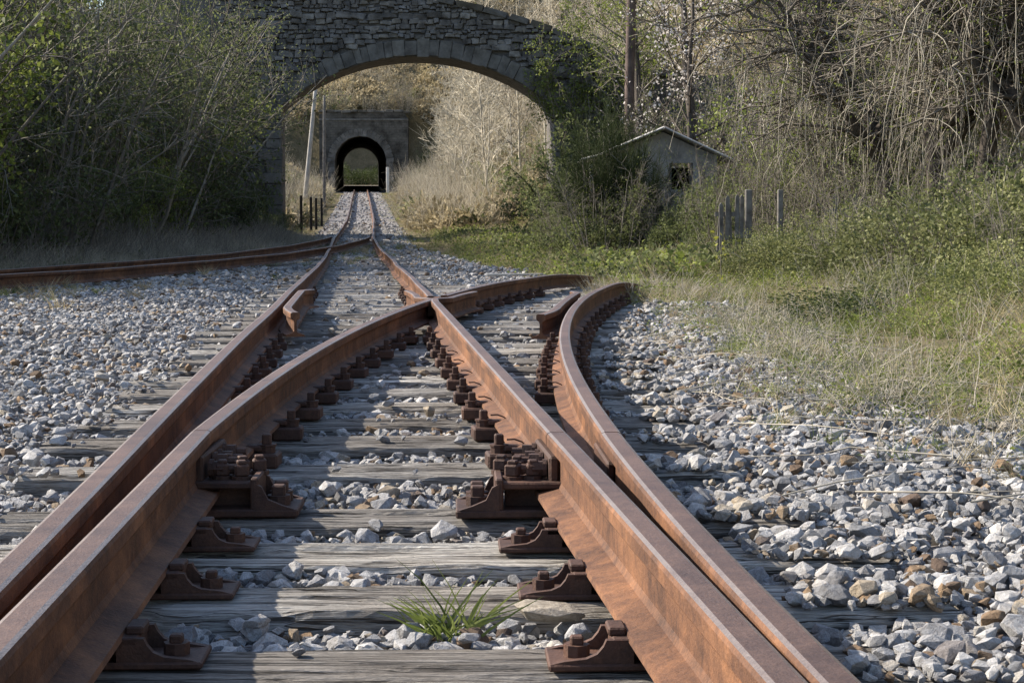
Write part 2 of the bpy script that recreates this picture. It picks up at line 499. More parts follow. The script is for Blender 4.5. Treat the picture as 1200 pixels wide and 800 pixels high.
# ------------------------------------------------------------------ terrain
def ground_np(X, Y):
    X = np.asarray(X, float); Y = np.asarray(Y, float)
    base = zt(Y) - 0.285
    xc = Xc(Y)
    s = X - xc
    f = 1 / (1 + np.exp(-(Y - 57) / 2.5))                       # 0 near, 1 beyond the bridge
    # right side
    sr0 = (1 - f) * (1.75 - xc) + f * 4.6
    near_r = 0.10 * np.maximum(0, s - sr0) + 0.42 * np.maximum(0, X - 9.5)
    far_r = 0.78 * np.maximum(0, s - sr0)
    r = (1 - f) * near_r + f * far_r
    # left side
    xl = np.interp(Y, [0, 10, 20, 30, 55], [-9.5, -8.6, -8.0, -8.0, -8.8])
    sl0 = (1 - f) * (xc - xl) + f * 4.2
    d = np.maximum(0, -s - sl0)
    l = d * ((1 - f) * 0.62 + f * 0.85)
    lcap = 3.9 + 3.5 * f + 0.6 * vnoise(X, Y, 0.12, 6)
    l = lcap * (1 - np.exp(-l / lcap))
    z = base + r + l
    z = z + 0.05 * vnoise(X, Y, 0.9, 3) * np.clip((r + l) * 4, 0, 1) + 0.35 * vnoise(X, Y, 0.16, 5) * np.clip((r + l) * 0.5, 0, 1)
    # the spur pierced by the tunnel
    hill = np.where(Y > 142, zt(141.0) + 6.1 + (0.50 + 0.02 * np.clip(s, -8, 10)) * (np.minimum(Y, 172) - 142) - 0.55 * np.maximum(0, Y - 188), -5)
    hill = np.where(Y > 212, -5, hill)
    z = np.where((Y > 142) & (Y < 212), np.maximum(z, hill), z)
    back = zt(212.0) - 0.3 + 2.3 * np.maximum(0, Y - 230)
    z = np.where(Y > 230, np.maximum(z, np.minimum(back, 26)), z)
    return np.minimum(z, 46 + 3 * vnoise(X, Y, 0.03, 8))

def ground(x, y): return float(ground_np(x, y))

def build_terrain():
    ys = np.concatenate([np.arange(-20, 0, 1.0), np.arange(0, 30, 0.35), np.arange(30, 70, 0.7), np.arange(70, 140, 1.5),
                         [140.0, 141.2, 142.6], np.arange(144, 203, 2.0), [205.0, 209, 211.5, 212.8], np.arange(215, 300, 4.0)])
    xs = np.concatenate([np.arange(-110, -30, 6.0), np.arange(-30, -18, 1.0), np.arange(-18, 10, 0.4), np.arange(10, 30, 1.0), np.arange(30, 111, 6.0)])
    XX, YY = np.meshgrid(xs, ys)
    ZZ = ground_np(XX, YY)
    V = np.stack([XX, YY, ZZ], -1).reshape(-1, 3)
    ny, nx = XX.shape
    F = []
    for j in range(ny - 1):
        yc = 0.5 * (ys[j] + ys[j + 1])
        for i in range(nx - 1):
            xcn = 0.5 * (xs[i] + xs[i + 1])
            if abs(xcn - Xc(yc)) < 2.9 and (141.2 < yc < 144 or 209 < yc < 215):
                continue
            a = j * nx + i
            F.append((a, a + 1, a + nx + 1, a + nx))
    me = mesh_np('ground', V, np.array(F), MAT['earth'], smooth=True)
    return tag(link('ground', me), kind='structure')
ground_o = build_terrain()

# tunnel floor strip inside the bore
V = []; F = []
for k, y in enumerate(np.linspace(139.5, 216, 30)):
    for sx in (-3.2, 3.2):
        V.append((Xc(y) + sx, y, float(zt(y)) - 0.27))
for k in range(29): F.append((2 * k, 2 * k + 1, 2 * k + 3, 2 * k + 2))
tag(link('tunnel_floor', mesh_np('tunnel_floor', np.array(V), np.array(F), MAT['gravel_bed'])), kind='structure')

# ballast bed -------------------------------------------------------
def bed_right(Y):
    return np.interp(Y, [-5, 3, 5.4, 7.6, 12, 17, 22, 28, 34, 44, 60, 141], [2.2, 1.9, 1.50, 1.42, 1.58, 1.45, 0.95, 0.0, -1.0, -2.7, -4.1, -11.1])
def bed_left(Y):
    return np.interp(Y, [-5, 8, 16, 22, 30, 38, 46, 60, 141], [-8.6, -8.0, -7.3, -6.9, -6.3, -5.9, -5.8, -6.75, -13.8])
def bed_np(X, Y):
    """top of the ballast (stones lie around this height)"""
    X = np.asarray(X, float); Y = np.asarray(Y, float)
    z = zt(Y) - 0.245
    a = Xc(Y) - GA
    dR = Xc(Y) + GA + offs(np.clip(Y, 0, 22))
    right = np.clip((X - (dR + 0.30)) / 0.5, 0, 1)
    left = np.clip((a - 0.55 - X) / 0.6, 0, 1)
    inner = np.clip((dR + 0.3 - X) / 0.2, 0, 1) * np.clip((X - a + 0.3) / 0.2, 0, 1)
    z = z + right * 0.085 + left * 0.052 + inner * 0.012
    z = z + (right + left) * 0.022 * vnoise(X, Y, 1.1, 2) + 0.012 * vnoise(X, Y, 2.6, 9)
    far = np.clip((Y - 14) / 10, 0, 1)
    z = z + far * 0.012
    e = np.clip((bed_right(Y) - X) / 0.6, -1, 1)
    z = z - 0.05 * np.clip(-e, 0, 1)
    return z

ys = np.concatenate([np.arange(-5, 20, 0.2), np.arange(20, 60, 0.5), np.arange(60, 140.5, 1.5)])
V = []; nx = 60
for y in ys:
    xl, xr = float(bed_left(y)), float(bed_right(y)) + 0.35
    xx = np.linspace(xl, xr, nx)
    zz = bed_np(xx, np.full(nx, y)) - 0.022
    zz[0] -= 0.12; zz[-1] -= 0.12
    V.append(np.stack([xx, np.full(nx, y), zz], -1))
V = np.concatenate(V)
ii = np.arange((len(ys) - 1))[:, None] * nx + np.arange(nx - 1)[None, :]
F = np.stack([ii, ii + 1, ii + nx + 1, ii + nx], -1).reshape(-1, 4)
bed = tag(link('ballast_bed', mesh_np('ballast_bed', V, F, MAT['gravel_bed'], smooth=True)), kind='structure')

# ------------------------------------------------------------------ rails
PROF = [(-0.017, 0.0), (0.017, 0.0), (0.0245, -0.003), (0.0280, -0.010), (0.0272, -0.034), (0.011, -0.046), (0.0075, -0.060), (0.0075, -0.108),
        (0.014, -0.121), (0.055, -0.134), (0.057, -0.145), (-0.057, -0.145), (-0.055, -0.134), (-0.014, -0.121), (-0.0075, -0.108), (-0.0075, -0.060),
        (-0.011, -0.046), (-0.0272, -0.034), (-0.0280, -0.010), (-0.0245, -0.003)]
def sweep_rail(name, pts, parent, clip=None, head_h=0.0, wob=0.0, foot=1.0):
    """pts: list of (x,y,z_top); clip(i)->max u at head, max u at foot"""
    pts = np.array(pts, float)
    n = len(pts)
    t = np.gradient(pts, axis=0)
    t[:, 2] = 0
    t /= np.linalg.norm(t, axis=1, keepdims=True)
    nrm = np.stack([t[:, 1], -t[:, 0], np.zeros(n)], -1)
    V = []
    k = len(PROF)
    for i in range(n):
        for (u, z) in PROF:
            if z < -0.125: u = u * foot
            if clip is not None:
                ch, cf, sd = clip(i)
                u = sd * min(sd * u, ch if z > -0.05 else cf)
            V.append(pts[i] + nrm[i] * u + np.array([0, 0, z + head_h]))
    F = []; mi = []
    for i in range(n - 1):
        for j in range(k):
            j2 = (j + 1) % k
            F.append((i * k + j, i * k + j2, (i + 1) * k + j2, (i + 1) * k + j))
            mi.append(1 if j == 0 else 2 if j in (1, 19) else 0)
    F.append(tuple(range(k))[::-1]); mi.append(0)
    F.append(tuple((n - 1) * k + j for j in range(k))); mi.append(0)
    me = mesh_np(name, V, F, mats=[MAT['rail_rust'], MAT['rail_top'], MAT['rail_worn']], midx=mi)
    bm = bmesh.new(); bm.from_mesh(me); bmesh.ops.recalc_face_normals(bm, faces=bm.faces[:]); bm.to_mesh(me); bm.free()
    return link(name, me, parent)

def samples(y0, y1, step=0.25):
    n = max(2, int(math.ceil((y1 - y0) / step)) + 1)
    return np.linspace(y0, y1, n)
def line_pts(f, y0, y1, step=0.25, dz=0.0, wob=0.0, seed=0):
    out = []
    for y in samples(y0, y1, step):
        x = f(y) + (wob * float(vnoise(y, seed * 3.3, 0.35, seed)) if wob else 0)
        out.append((x, y, float(zt(y)) + dz + 0.6 * (wob * float(vnoise(y, seed * 1.7 + 40, 0.4, seed)) if wob else 0)))
    return out

def sink(pts, L):
    ye = pts[-1][1]
    return [(x, y, z - 0.09 * max(0.0, 1 - (ye - y) / L) ** 2) for x, y, z in pts]
turnout = empty('railway_turnout', (0, 0, 0))
tag(turnout, 'rusty railway turnout on weathered timber sleepers filling the foreground', 'railway track')
JY = 4.36
# stock rail on the left (straight)
tag(sweep_rail('stock_rail', line_pts(railA, -3, 34, wob=0.012, seed=1), turnout), 'straight stock rail running from the lower left corner')
# stock rail on the right (curved): near length, then the length beyond the joint
tag(sweep_rail('stock_rail', line_pts(railD, -3, JY, 0.2), turnout), 'near length of the curved right stock rail')
tag(sweep_rail('stock_rail', sink(line_pts(railD, JY + 0.008, 17.4, 0.3, wob=0.004, seed=4), 2.6), turnout), 'curved right rail bending away into the grass')
# switch blade, straight, closed against the right stock rail
ptsB = line_pts(railB, -2.0, JY, 0.2)
def clipB(i):
    g = offs(max(ptsB[i][1], 0))
    return max(g - 0.0290, -0.024), max(g - 0.0595, -0.02), 1
tag(sweep_rail('switch_blade', ptsB, turnout, clip=clipB, foot=1.18), 'orange rusty switch blade closed against the right stock rail')
YF = 11.98      # theoretical nose of the crossing
ptsB2 = line_pts(railB, JY + 0.008, YF - 0.55, 0.2)
# the rail bends off as a wing rail beside the curved rail
def wing_right(y):
    return railC(y) + 0.100 + 0.05 * max(0, y - YF - 0.6) ** 1.5
for y in samples(YF - 0.40, YF + 1.25, 0.15):
    ptsB2.append((max(railB(y), 0) if False else (wing_right(y) if y > YF + 0.05 else railB(y) + 0.03 * max(0, y - YF + 0.4)), y, float(zt(y))))
tag(sweep_rail('closure_rail', ptsB2, turnout), 'straight closure rail between blade and crossing')
# left blade, open
ptsC = line_pts(railC, -2.0, 4.4, 0.2)
def clipC(i):
    g = ptsC[i][0] - railA(ptsC[i][1])
    return max(g - 0.0310, -0.024), max(g - 0.0595, -0.02), -1
tag(sweep_rail('switch_blade', ptsC, turnout, clip=clipC, foot=1.12), 'dark rusty switch blade standing slightly open beside the left rail')
ptsC2 = line_pts(railC, 4.408, YF - 0.55, 0.2)
def wing_left(y):
    return railB(y) - 0.100 - 0.05 * max(0, y - YF - 0.6) ** 1.5
for y in samples(YF - 0.40, YF + 1.45, 0.15):
    ptsC2.append((wing_left(y) if y > YF + 0.05 else railC(y) - 0.03 * max(0, y - YF + 0.4), y, float(zt(y))))
tag(sweep_rail('closure_rail', ptsC2, turnout), 'curved closure rail leading up to the crossing')
# nose rails beyond the crossing
tag(sweep_rail('crossing_rail', line_pts(railB, YF + 0.32, 34, 0.3, wob=0.010, seed=6), turnout), 'right rail of the main line beyond the crossing')
tag(sweep_rail('crossing_rail', sink(line_pts(railC, YF + 0.55, 20.6, 0.3, wob=0.008, seed=7), 3.0), turnout), 'curved rail leaving the crossing toward the grass')
bm = bmesh.new()
a = bm_prism(bm, [(-0.02, 0), (0.02, 0), (0.03, -0.10), (-0.03, -0.10)], -0.45, 0.3)
nose = link('crossing_nose', bm_mesh('crossing_nose', bm, MAT['rail_rust']), turnout)
nose.location = (railB(YF + 0.1) + 0.02, YF + 0.1, float(zt(YF)) - 0.006)
nose.rotation_euler = (0, 0, math.atan(0.088) - 0.09)
# check rails with flared ends
def check_pts(f, side, y0, y1):
    out = []
    for y in samples(y0, y1, 0.1):
        e = max(0, 0.5 - (y - y0)) + max(0, 0.5 - (y1 - y))
        out.append((f(y) + side * (0.098 + 0.17 * e * e + 0.05 * e), y, float(zt(y)) + 0.012 - 0.02 * e))
    return out
tag(sweep_rail('check_rail', check_pts(railA, 1, 10.1, 13.6), turnout), 'short check rail with a bright flared end inside the left rail')
tag(sweep_rail('check_rail', check_pts(railD, -1, 9.9, 13.2), turnout), 'short dark check rail with a flared end inside the curved right rail')

# ------------------------------------------------------------------ sleepers of the turnout
def sleeper_mesh(seed, L, W=0.235, H=0.15, nx=72, ny=17):
    r = np.random.default_rng(seed)
    xs = np.linspace(-L / 2, L / 2, nx)
    py_ = np.concatenate([[-W / 2 - 0.004], np.linspace(-W / 2 + 0.003, W / 2 - 0.003, ny), [W / 2 + 0.004]])
    XX, YY = np.meshgrid(xs, py_, indexing='ij')
    Z = -0.008 * np.abs(YY / (W / 2)) ** 3
    Z = Z + 0.0035 * vnoise(XX * 1.3, YY * 26 + seed, 1.0, seed) + 0.0030 * vnoise(XX * 3.0, YY * 60 + seed, 1.0, seed + 1)
    for _ in range(15):
        gy, gx = r.uniform(-W * 0.5, W * 0.5), r.uniform(-L / 2, L / 2)
        gl, gd, gw = r.uniform(0.15, 0.75), r.uniform(0.006, 0.022), r.uniform(0.005, 0.010)
        a, ph, sl = r.uniform(0.003, 0.012), r.uniform(0, 6), r.uniform(-0.02, 0.02)
        yy = YY - gy - a * np.sin(XX * 5 + ph) - sl * (XX - gx)
        env = np.clip(1 - (np.abs(XX - gx) / gl) ** 2, 0, 1)
        Z = Z - gd * np.exp(-(yy / gw) ** 2) * env
    # broken front and back arrises
    for jj, amp in ((0, 0.030), (1, 0.018), (2, 0.007), (-1, 0.022), (-2, 0.012)):
        nn = np.clip(vnoise(xs * 3.1 + seed, jj * 0.0 + seed * 1.7 + (jj < 0) * 9, 1.0, seed + 5) * 0.6 + vnoise(xs * 11, seed * 2.3, 1.0, seed + 6) * 0.4 + 0.25, 0, 1)
        Z[:, jj] -= amp * nn + (0.008 if jj in (0, -1) else 0)
    YJ = YY + r.uniform(-.0015, .0015, YY.shape)
    XJ = XX.copy(); XJ[0] += r.uniform(-.012, .012, XJ.shape[1]); XJ[-1] += r.uniform(-.012, .012, XJ.shape[1])
    top = np.stack([XJ, YJ, Z], -1)
    fr = np.stack([xs, np.full(nx, -W / 2 - 0.006), np.full(nx, -H)], -1)[:, None, :]
    bk = np.stack([xs, np.full(nx, W / 2 + 0.006), np.full(nx, -H)], -1)[:, None, :]
    G = np.concatenate([fr, top, bk], 1)
    npf = G.shape[1]
    ii = np.arange(nx - 1)[:, None] * npf + np.arange(npf - 1)[None, :]
    F = [tuple(q) for q in np.stack([ii, ii + npf, ii + npf + 1, ii + 1], -1).reshape(-1, 4)]
    F.append(tuple(range(npf))); F.append(tuple((nx - 1) * npf + q for q in range(npf))[::-1])
    return mesh_np('sleeper', G.reshape(-1, 3), F, MAT['old_timber'], smooth=False)
sl_y = [1.75, 2.29, 2.81, 3.33, 3.81, 4.29, 5.08, 5.73, 6.33]
while sl_y[-1] < 33.5: sl_y.append(sl_y[-1] + 0.575 + rnd.uniform(-0.025, 0.025))
sleepers = []          # (y, xl, xr)
def sl_z(y): return float(zt(y)) + SLEEPER_TOP
for k, y in enumerate(sl_y):
    xl = railA(y) - rnd.uniform(0.42, 0.56)
    xr = (railD(y) if y < 16 else railB(y)) + rnd.uniform(0.40, 0.56)
    if 16 <= y < 21: xr = railD(y) + 0.45
    me = sleeper_mesh(100 + k, xr - xl, 0.245 + rnd.uniform(-0.012, 0.015), nx=72 if y < 9 else 30, ny=17 if y < 9 else 9)
    o = link('sleeper', me, turnout)
    o.location = ((xl + xr) / 2, y, sl_z(y) + rnd.uniform(-0.006, 0.003))
    o.rotation_euler = (rnd.uniform(-0.01, 0.01), 0, 0.06 + rnd.uniform(-0.012, 0.012) if y > 5 else 0.012 + rnd.uniform(-0.01, 0.01))
    if k in (1, 2): tag(o, 'deeply split grey sleeper across the bottom of the track')
    sleepers.append((y, xl, xr))

# ------------------------------------------------------------------ chairs and fastenings
def slide_chair_mesh():
    """u along +x (into the track), front face toward -y, z up from the sleeper"""
    bm = bmesh.new()
    h = 0.052
    bm_box(bm, (0.06, 0, 0.006), (0.36, 0.125, 0.012), bev=0.003)
    bm_box(bm, (0.035, 0.0, h - 0.007), (0.20, 0.115, 0.014), bev=0.003)           # slide table
    bm_box(bm, (0.035, 0.01, 0.026), (0.19, 0.05, 0.040))                          # recessed web
    prof = [(0.10, 0.011), (0.10, h - 0.001), (0.145, h - 0.001), (0.150, 0.040), (0.160, 0.028), (0.178, 0.020), (0.215, 0.016), (0.238, 0.011)]
    bm_prism(bm, prof, -0.0575, -0.044)
    bm_prism(bm, prof, 0.044, 0.0575)
    bm_prism(bm, [(0.10, 0.011), (0.10, h - 0.004), (0.132, h - 0.004), (0.137, 0.011)], -0.045, 0.045)
    bm_box(bm, (-0.055, -0.05, 0.028), (0.03, 0.015, 0.036))
    bm_box(bm, (0.125, 0.0, h + 0.006), (0.030, 0.060, 0.014), bev=0.003)          # stop lug
    return bm_mesh('slide_chair', bm, MAT['cast_iron'])
CH = slide_chair_mesh()
def chair_bolt_mesh():
    bm = bmesh.new()
    bm_cyl(bm, (0.190, 0.0, 0.022), 0.022, 0.020, seg=8)
    bm_box(bm, (0.190, 0.0, 0.038), (0.022, 0.022, 0.016), bev=0.003)
    return bm_mesh('chair_bolt', bm, MAT['cast_iron'])
CB = chair_bolt_mesh()

def heel_chair_mesh():
    bm = bmesh.new()
    bm_box(bm, (0.07, 0, 0.010), (0.42, 0.20, 0.020), bev=0.004)
    bm_box(bm, (0.045, 0.01, 0.045), (0.22, 0.07, 0.05))
    bm_box(bm, (0.05, 0, 0.078), (0.235, 0.17, 0.018), bev=0.004)
    bm_box(bm, (0.172, 0, 0.058), (0.020, 0.19, 0.080), bev=0.004)
    prof = [(0.172, 0.018), (0.172, 0.086), (0.19, 0.076), (0.205, 0.045), (0.24, 0.030), (0.272, 0.020)]
    bm_prism(bm, prof, -0.098, -0.082); bm_prism(bm, prof, 0.082, 0.098)
    bm_cyl(bm, (0.225, -0.02, 0.032), 0.030, 0.026, seg=10)
    bm_box(bm, (0.225, -0.02, 0.056), (0.034, 0.034, 0.030), bev=0.004)
    bm_cyl(bm, (0.225, 0.05, 0.032), 0.030, 0.026, seg=10)
    bm_box(bm, (0.225, 0.05, 0.056), (0.034, 0.034, 0.030), bev=0.004)
    return bm_mesh('heel_chair', bm, MAT['cast_iron'])
def heel_block_mesh():
    bm = bmesh.new()
    bm_box(bm, (0.022, 0, 0.0), (0.026, 0.36, 0.075), bev=0.006)
    return bm_mesh('fishplate', bm, MAT['cast_iron'])
def bolt_mesh():
    bm = bmesh.new()
    bm_cyl(bm, (0.0, 0, 0), 0.022, 0.008, 'X', 10)
    bm_cyl(bm, (0.014, 0, 0), 0.019, 0.022, 'X', 6)
    bm_cyl(bm, (0.032, 0, 0), 0.011, 0.030, 'X', 8)
    return bm_mesh('bolt', bm, MAT['cast_iron'])
HC, FP, BO = heel_chair_mesh(), heel_block_mesh(), bolt_mesh()
def vbolt_mesh():
    bm = bmesh.new()
    bm_cyl(bm, (0, 0, 0.006), 0.026, 0.012, seg=10)
    bm_box(bm, (0, 0, 0.028), (0.036, 0.036, 0.034), bev=0.005)
    bm_box(bm, (0, 0, 0.050), (0.024, 0.024, 0.012), bev=0.003)
    return bm_mesh('square_bolt', bm, MAT['cast_iron'])
VB = vbolt_mesh()

def fast_mesh():
    bm = bmesh.new()
    bm_box(bm, (0.012, 0, 0.022), (0.10, 0.105, 0.044), bev=0.006)           # ribbed base plate edge
    bm_box(bm, (-0.014, 0, 0.058), (0.052, 0.060, 0.018), bev=0.005)         # clamp reaching over the rail foot
    bm_cyl(bm, (0.024, 0, 0.052), 0.026, 0.020, seg=10)
    return bm_mesh('rail_clip', bm, MAT['cast_iron'])
FA = fast_mesh()
def screw_mesh():
    bm = bmesh.new()
    bm_cyl(bm, (0.024, 0, 0.066), 0.029, 0.006, seg=10)
    bm_box(bm, (0.024, 0, 0.083), (0.027, 0.027, 0.034), bev=0.004)
    return bm_mesh('screw_spike', bm, MAT['cast_iron'])
SW = screw_mesh()
def clip_wire_mesh():
    pts = [(0.0, 0.0, 0.082), (-0.022, -0.006, 0.084), (-0.044, -0.010, 0.076), (-0.052, -0.010, 0.069)]
    V, F = tubes_np([(pts, [0.003, 0.003, 0.0025, 0.0015])], 5)
    return mesh_np('spring_tail', V, F, MAT['cast_iron'])
CW = clip_wire_mesh()

tilt = math.atan(0.088)
for k, (y, xl, xr) in enumerate(sleepers):
    z = sl_z(y) + 0.002
    if y < 1.5: continue
    if y < 4.2:
        for side, f in ((1, railC), (-1, railB)):
            o = link('slide_chair', CH, turnout); link('chair_bolt', CB, o)
            o.location = (f(y) - side * 0.045, y, z)
            o.rotation_euler = (0, 0, tilt * 0.4 + (math.pi if side < 0 else 0))
            if side < 0:
                o.rotation_euler = (0, 0, tilt * 0.4); o.scale = (-1, 1, 1)
        for f, side in ((railA, -1), (railD, 1)):
            o = link('rail_clip', FA, turnout); link('screw_spike', SW, o)
            o.location = (f(y) + side * 0.068, y, z); o.scale = (side, 1, 1); o.rotation_euler = (0, 0, tilt)
    elif y < 4.6:
        for side, f in ((1, railC), (-1, railB)):
            o = link('heel_chair', HC, turnout)
            o.location = (f(y) - side * 0.015, y, z); o.scale = (side, 1, 1); o.rotation_euler = (0, 0, tilt * 0.4)
            pl = link('fishplate', FP, turnout)
            pl.location = (f(y + 0.12), y + 0.12, float(zt(y)) - 0.082); pl.scale = (side, 1, 1); pl.rotation_euler = (0, 0, tilt if side < 0 else 0.0)
            for q, dy in enumerate((-0.02, 0.07, 0.17, 0.25)):
                b_ = link('bolt', BO, turnout)
                b_.location = (f(y + dy) + side * 0.042, y + dy, float(zt(y)) - 0.080 + 0.006 * (q % 2)); b_.scale = (side * 1.25, 1.1, 1.1)
            for dx, dy in ((0.075, -0.02), (0.115, 0.05), (0.07, 0.09), (0.125, -0.03), (0.155, 0.07)):
                b_ = link('square_bolt', VB, turnout)
                b_.location = (f(y) + side * (dx - 0.005), y + dy, z + 0.085)
                b_.rotation_euler = (0, 0, rnd.uniform(-0.4, 0.4)); b_.scale = (1, 1, 0.9)
        for f, side in ((railA, -1), (railD, 1)):
            o = link('rail_clip', FA, turnout); link('screw_spike', SW, o)
            o.location = (f(y) + side * 0.068, y, z); o.scale = (side, 1, 1); o.rotation_euler = (0, 0, tilt)
    elif y < 17.5:
        for f in (railA, railB, railC, railD):
            gap = railB(y) - railC(y)
            if f in (railB, railC) and abs(gap) < 0.26: continue
            if f is railD and y > 15.5: continue
            for side in (-1, 1):
                x = f(y) + side * 0.068
                if f is railC and side < 0 and offs(y) < 0.30: continue
                if f is railA and side > 0 and (offs(y) < 0.30 or 9.9 < y < 13.8): continue
                if f is railD and side < 0 and (offs(y) < 0.30 or 9.8 < y < 13.4): continue
                if f is railB and side > 0 and offs(y) < 0.30: continue
                if f is railB and side < 0 and abs(railB(y) - 0.1 - railC(y)) < 0.09: continue
                o = link('rail_clip', FA, turnout); link('screw_spike', SW, o)
                o.location = (x, y, z)
                o.rotation_euler = (0, 0, (tilt if f in (railA, railB) else tilt - 2 * max(0, y - 1.4) / 112.0) + rnd.uniform(-0.06, 0.06))
                o.scale = (side, 1, 1)
                if y < 9 and ((f is railB and side < 0) or (f is railD and side < 0)):
                    w_ = link('spring_tail', CW, o)

# fishplates at the joints of the right stock rail
for f, side in ((railD, 1), (railD, -1)):
    pl = link('fishplate', FP, turnout)
    pl.location = (f(JY), JY, -0.082); pl.scale = (side * 0.8, 1.1, 1); pl.rotation_euler = (0, 0, tilt - 2 * (JY - 1.4) / 112)

# ------------------------------------------------------------------ main line beyond the turnout, side track
main = tag(empty('main_line_track', (Xc(36), 36, 0)), 'straight rusty main line running under the arch into the tunnel', 'railway track')
def rel(pts, o): return [(x - o.location.x, y - o.location.y, z - o.location.z) for x, y, z in pts]
for f, nm in ((railA, 'left rail of the far main line'), (railB, 'right rail of the far main line')):
    tag(sweep_rail('rail', rel(line_pts(f, 34.012, 150, 0.6, wob=0.012, seed=12), main), main), nm)
ML = sleeper_mesh(900, 2.0, nx=24, ny=7)
y = 34.1
while y < 64:
    o = link('sleeper', ML, main)
    o.location = (Xc(y) - main.location.x, y - 36, float(zt(y)) - 0.205)
    o.rotation_euler = (0, 0, tilt)
    y += 0.62
side = tag(empty('side_track', (Xc(20) - 4.5, 20, 0)), 'rusty side track on the left joining the main line before the bridge', 'railway track')
def sideA(y): return Xc(y) - GA + side_off(y)
def sideB(y): return Xc(y) + GA + side_off(y)
def side_pts(f, y0, y1):
    return [(x, y, z + 0.02) for x, y, z in line_pts(f, y0, y1, 0.5, wob=0.014, seed=21)]
tag(sweep_rail('rail', rel(side_pts(sideA, 6, 47.0), side), side), 'outer rail of the side track nearest the thicket')
tag(sweep_rail('rail', rel(side_pts(sideB, 6, 47.0), side), side), 'inner rail of the side track crossing to the main line')
y = 6.4
SLM = sleeper_mesh(901, 2.1, nx=24, ny=7)
while y < 36:
    o = link('sleeper', SLM, side)
    o.location = (Xc(y) + side_off(y) - side.location.x, y - 20, float(zt(y)) - 0.185)
    o.rotation_euler = (0, 0, tilt + 0.12)
    y += 0.66

# ------------------------------------------------------------------ scatter by geometry nodes
def make_scatter_group(name, coll):
    g = bpy.data.node_groups.new(name, 'GeometryNodeTree')
    g.interface.new_socket('Geometry', in_out='INPUT', socket_type='NodeSocketGeometry')
    g.interface.new_socket('Geometry', in_out='OUTPUT', socket_type='NodeSocketGeometry')
    gi = g.nodes.new('NodeGroupInput'); go = g.nodes.new('NodeGroupOutput')
    ci = g.nodes.new('GeometryNodeCollectionInfo')
    ci.inputs['Collection'].default_value = coll
    ci.inputs['Separate Children'].default_value = True
    ci.inputs['Reset Children'].default_value = True
    ip = g.nodes.new('GeometryNodeInstanceOnPoints')
    ip.inputs['Pick Instance'].default_value = True
    def attr(nm, tp):
        a = g.nodes.new('GeometryNodeInputNamedAttribute'); a.data_type = tp
        a.inputs['Name'].default_value = nm
        return a.outputs['Attribute']
    l = g.links.new
    l(gi.outputs[0], ip.inputs['Points'])
    l(ci.outputs[0], ip.inputs['Instance'])
    l(attr('idx', 'INT'), ip.inputs['Instance Index'])
    l(attr('rot', 'FLOAT_VECTOR'), ip.inputs['Rotation'])
    l(attr('scl', 'FLOAT_VECTOR'), ip.inputs['Scale'])
    l(ip.outputs[0], go.inputs[0])
    return g
def variants(name, meshes):
    c = bpy.data.collections.new(name)
    for i, me in enumerate(meshes):
        c.objects.link(bpy.data.objects.new('%s_%02d' % (name, i), me))
    return c
def scatter(name, P, rot, scl, idx, coll, parent=None):
    n = len(P)
    me = bpy.data.meshes.new(name)
    me.vertices.add(n)
    me.vertices.foreach_set('co', np.asarray(P, np.float32).ravel())
    for nm, tp, arr, key in (('rot', 'FLOAT_VECTOR', rot, 'vector'), ('scl', 'FLOAT_VECTOR', scl, 'vector'), ('idx', 'INT', idx, 'value')):
        a = me.attributes.new(nm, tp, 'POINT')
        a.data.foreach_set(key, np.asarray(arr, np.float32 if tp != 'INT' else np.int32).ravel())
    me.update()
    o = link(name, me, parent)
    md = o.modifiers.new('scatter', 'NODES')
    md.node_group = make_scatter_group(name + '_nodes', coll)
    o['kind'] = 'stuff'
    return o

# ------------------------------------------------------------------ ballast stones
def rock_mesh(seed, npts=18):
    r = np.random.default_rng(seed)
    bm = bmesh.new()
    d = r.normal(size=(npts, 3)); d /= np.linalg.norm(d, axis=1, keepdims=True)
    d *= r.uniform(0.75, 1.1, size=(npts, 1))
    d *= np.array([1.0, r.uniform(0.65, 0.95), r.uniform(0.5, 0.8)]) * 0.5
    vs = [bm.verts.new(tuple(v)) for v in d]
    res = bmesh.ops.convex_hull(bm, input=vs)
    bmesh.ops.delete(bm, geom=[v for v in bm.verts if not v.link_faces], context='VERTS')
    bmesh.ops.dissolve_limit(bm, angle_limit=R(14), verts=bm.verts[:], edges=bm.edges[:])
    bmesh.ops.triangulate(bm, faces=bm.faces[:])
    bmesh.ops.recalc_face_normals(bm, faces=bm.faces[:])
    return bm_mesh('stone', bm, MAT['limestone'])
def rock_near(seed):
    me = rock_mesh(seed, 26)
    bm = bmesh.new(); bm.from_mesh(me)
    bmesh.ops.bevel(bm, geom=bm.edges[:], offset=0.010, segments=1, affect='EDGES')
    bm.to_mesh(me); bm.free()
    return me
ROCKS = [rock_mesh(500 + i) for i in range(14)]
NEARROCKS = [rock_near(700 + i) for i in range(14)]

def sleeper_near(X, Y):
    """1 where a point lies on a turnout sleeper's top"""
    sy = np.array([s[0] for s in sleepers]); xl = np.array([s[1] for s in sleepers]); xr = np.array([s[2] for s in sleepers])
    k = np.abs(Y[:, None] - sy[None, :]).argmin(1)
    dx = X - 0.5 * (xl[k] + xr[k])
    rot = np.where(sy[k] > 5, 0.06, 0.012)
    return (np.abs(Y - sy[k] - dx * rot) < 0.135) & (X > xl[k] - 0.02) & (X < xr[k] + 0.02) & (Y < 33.8)

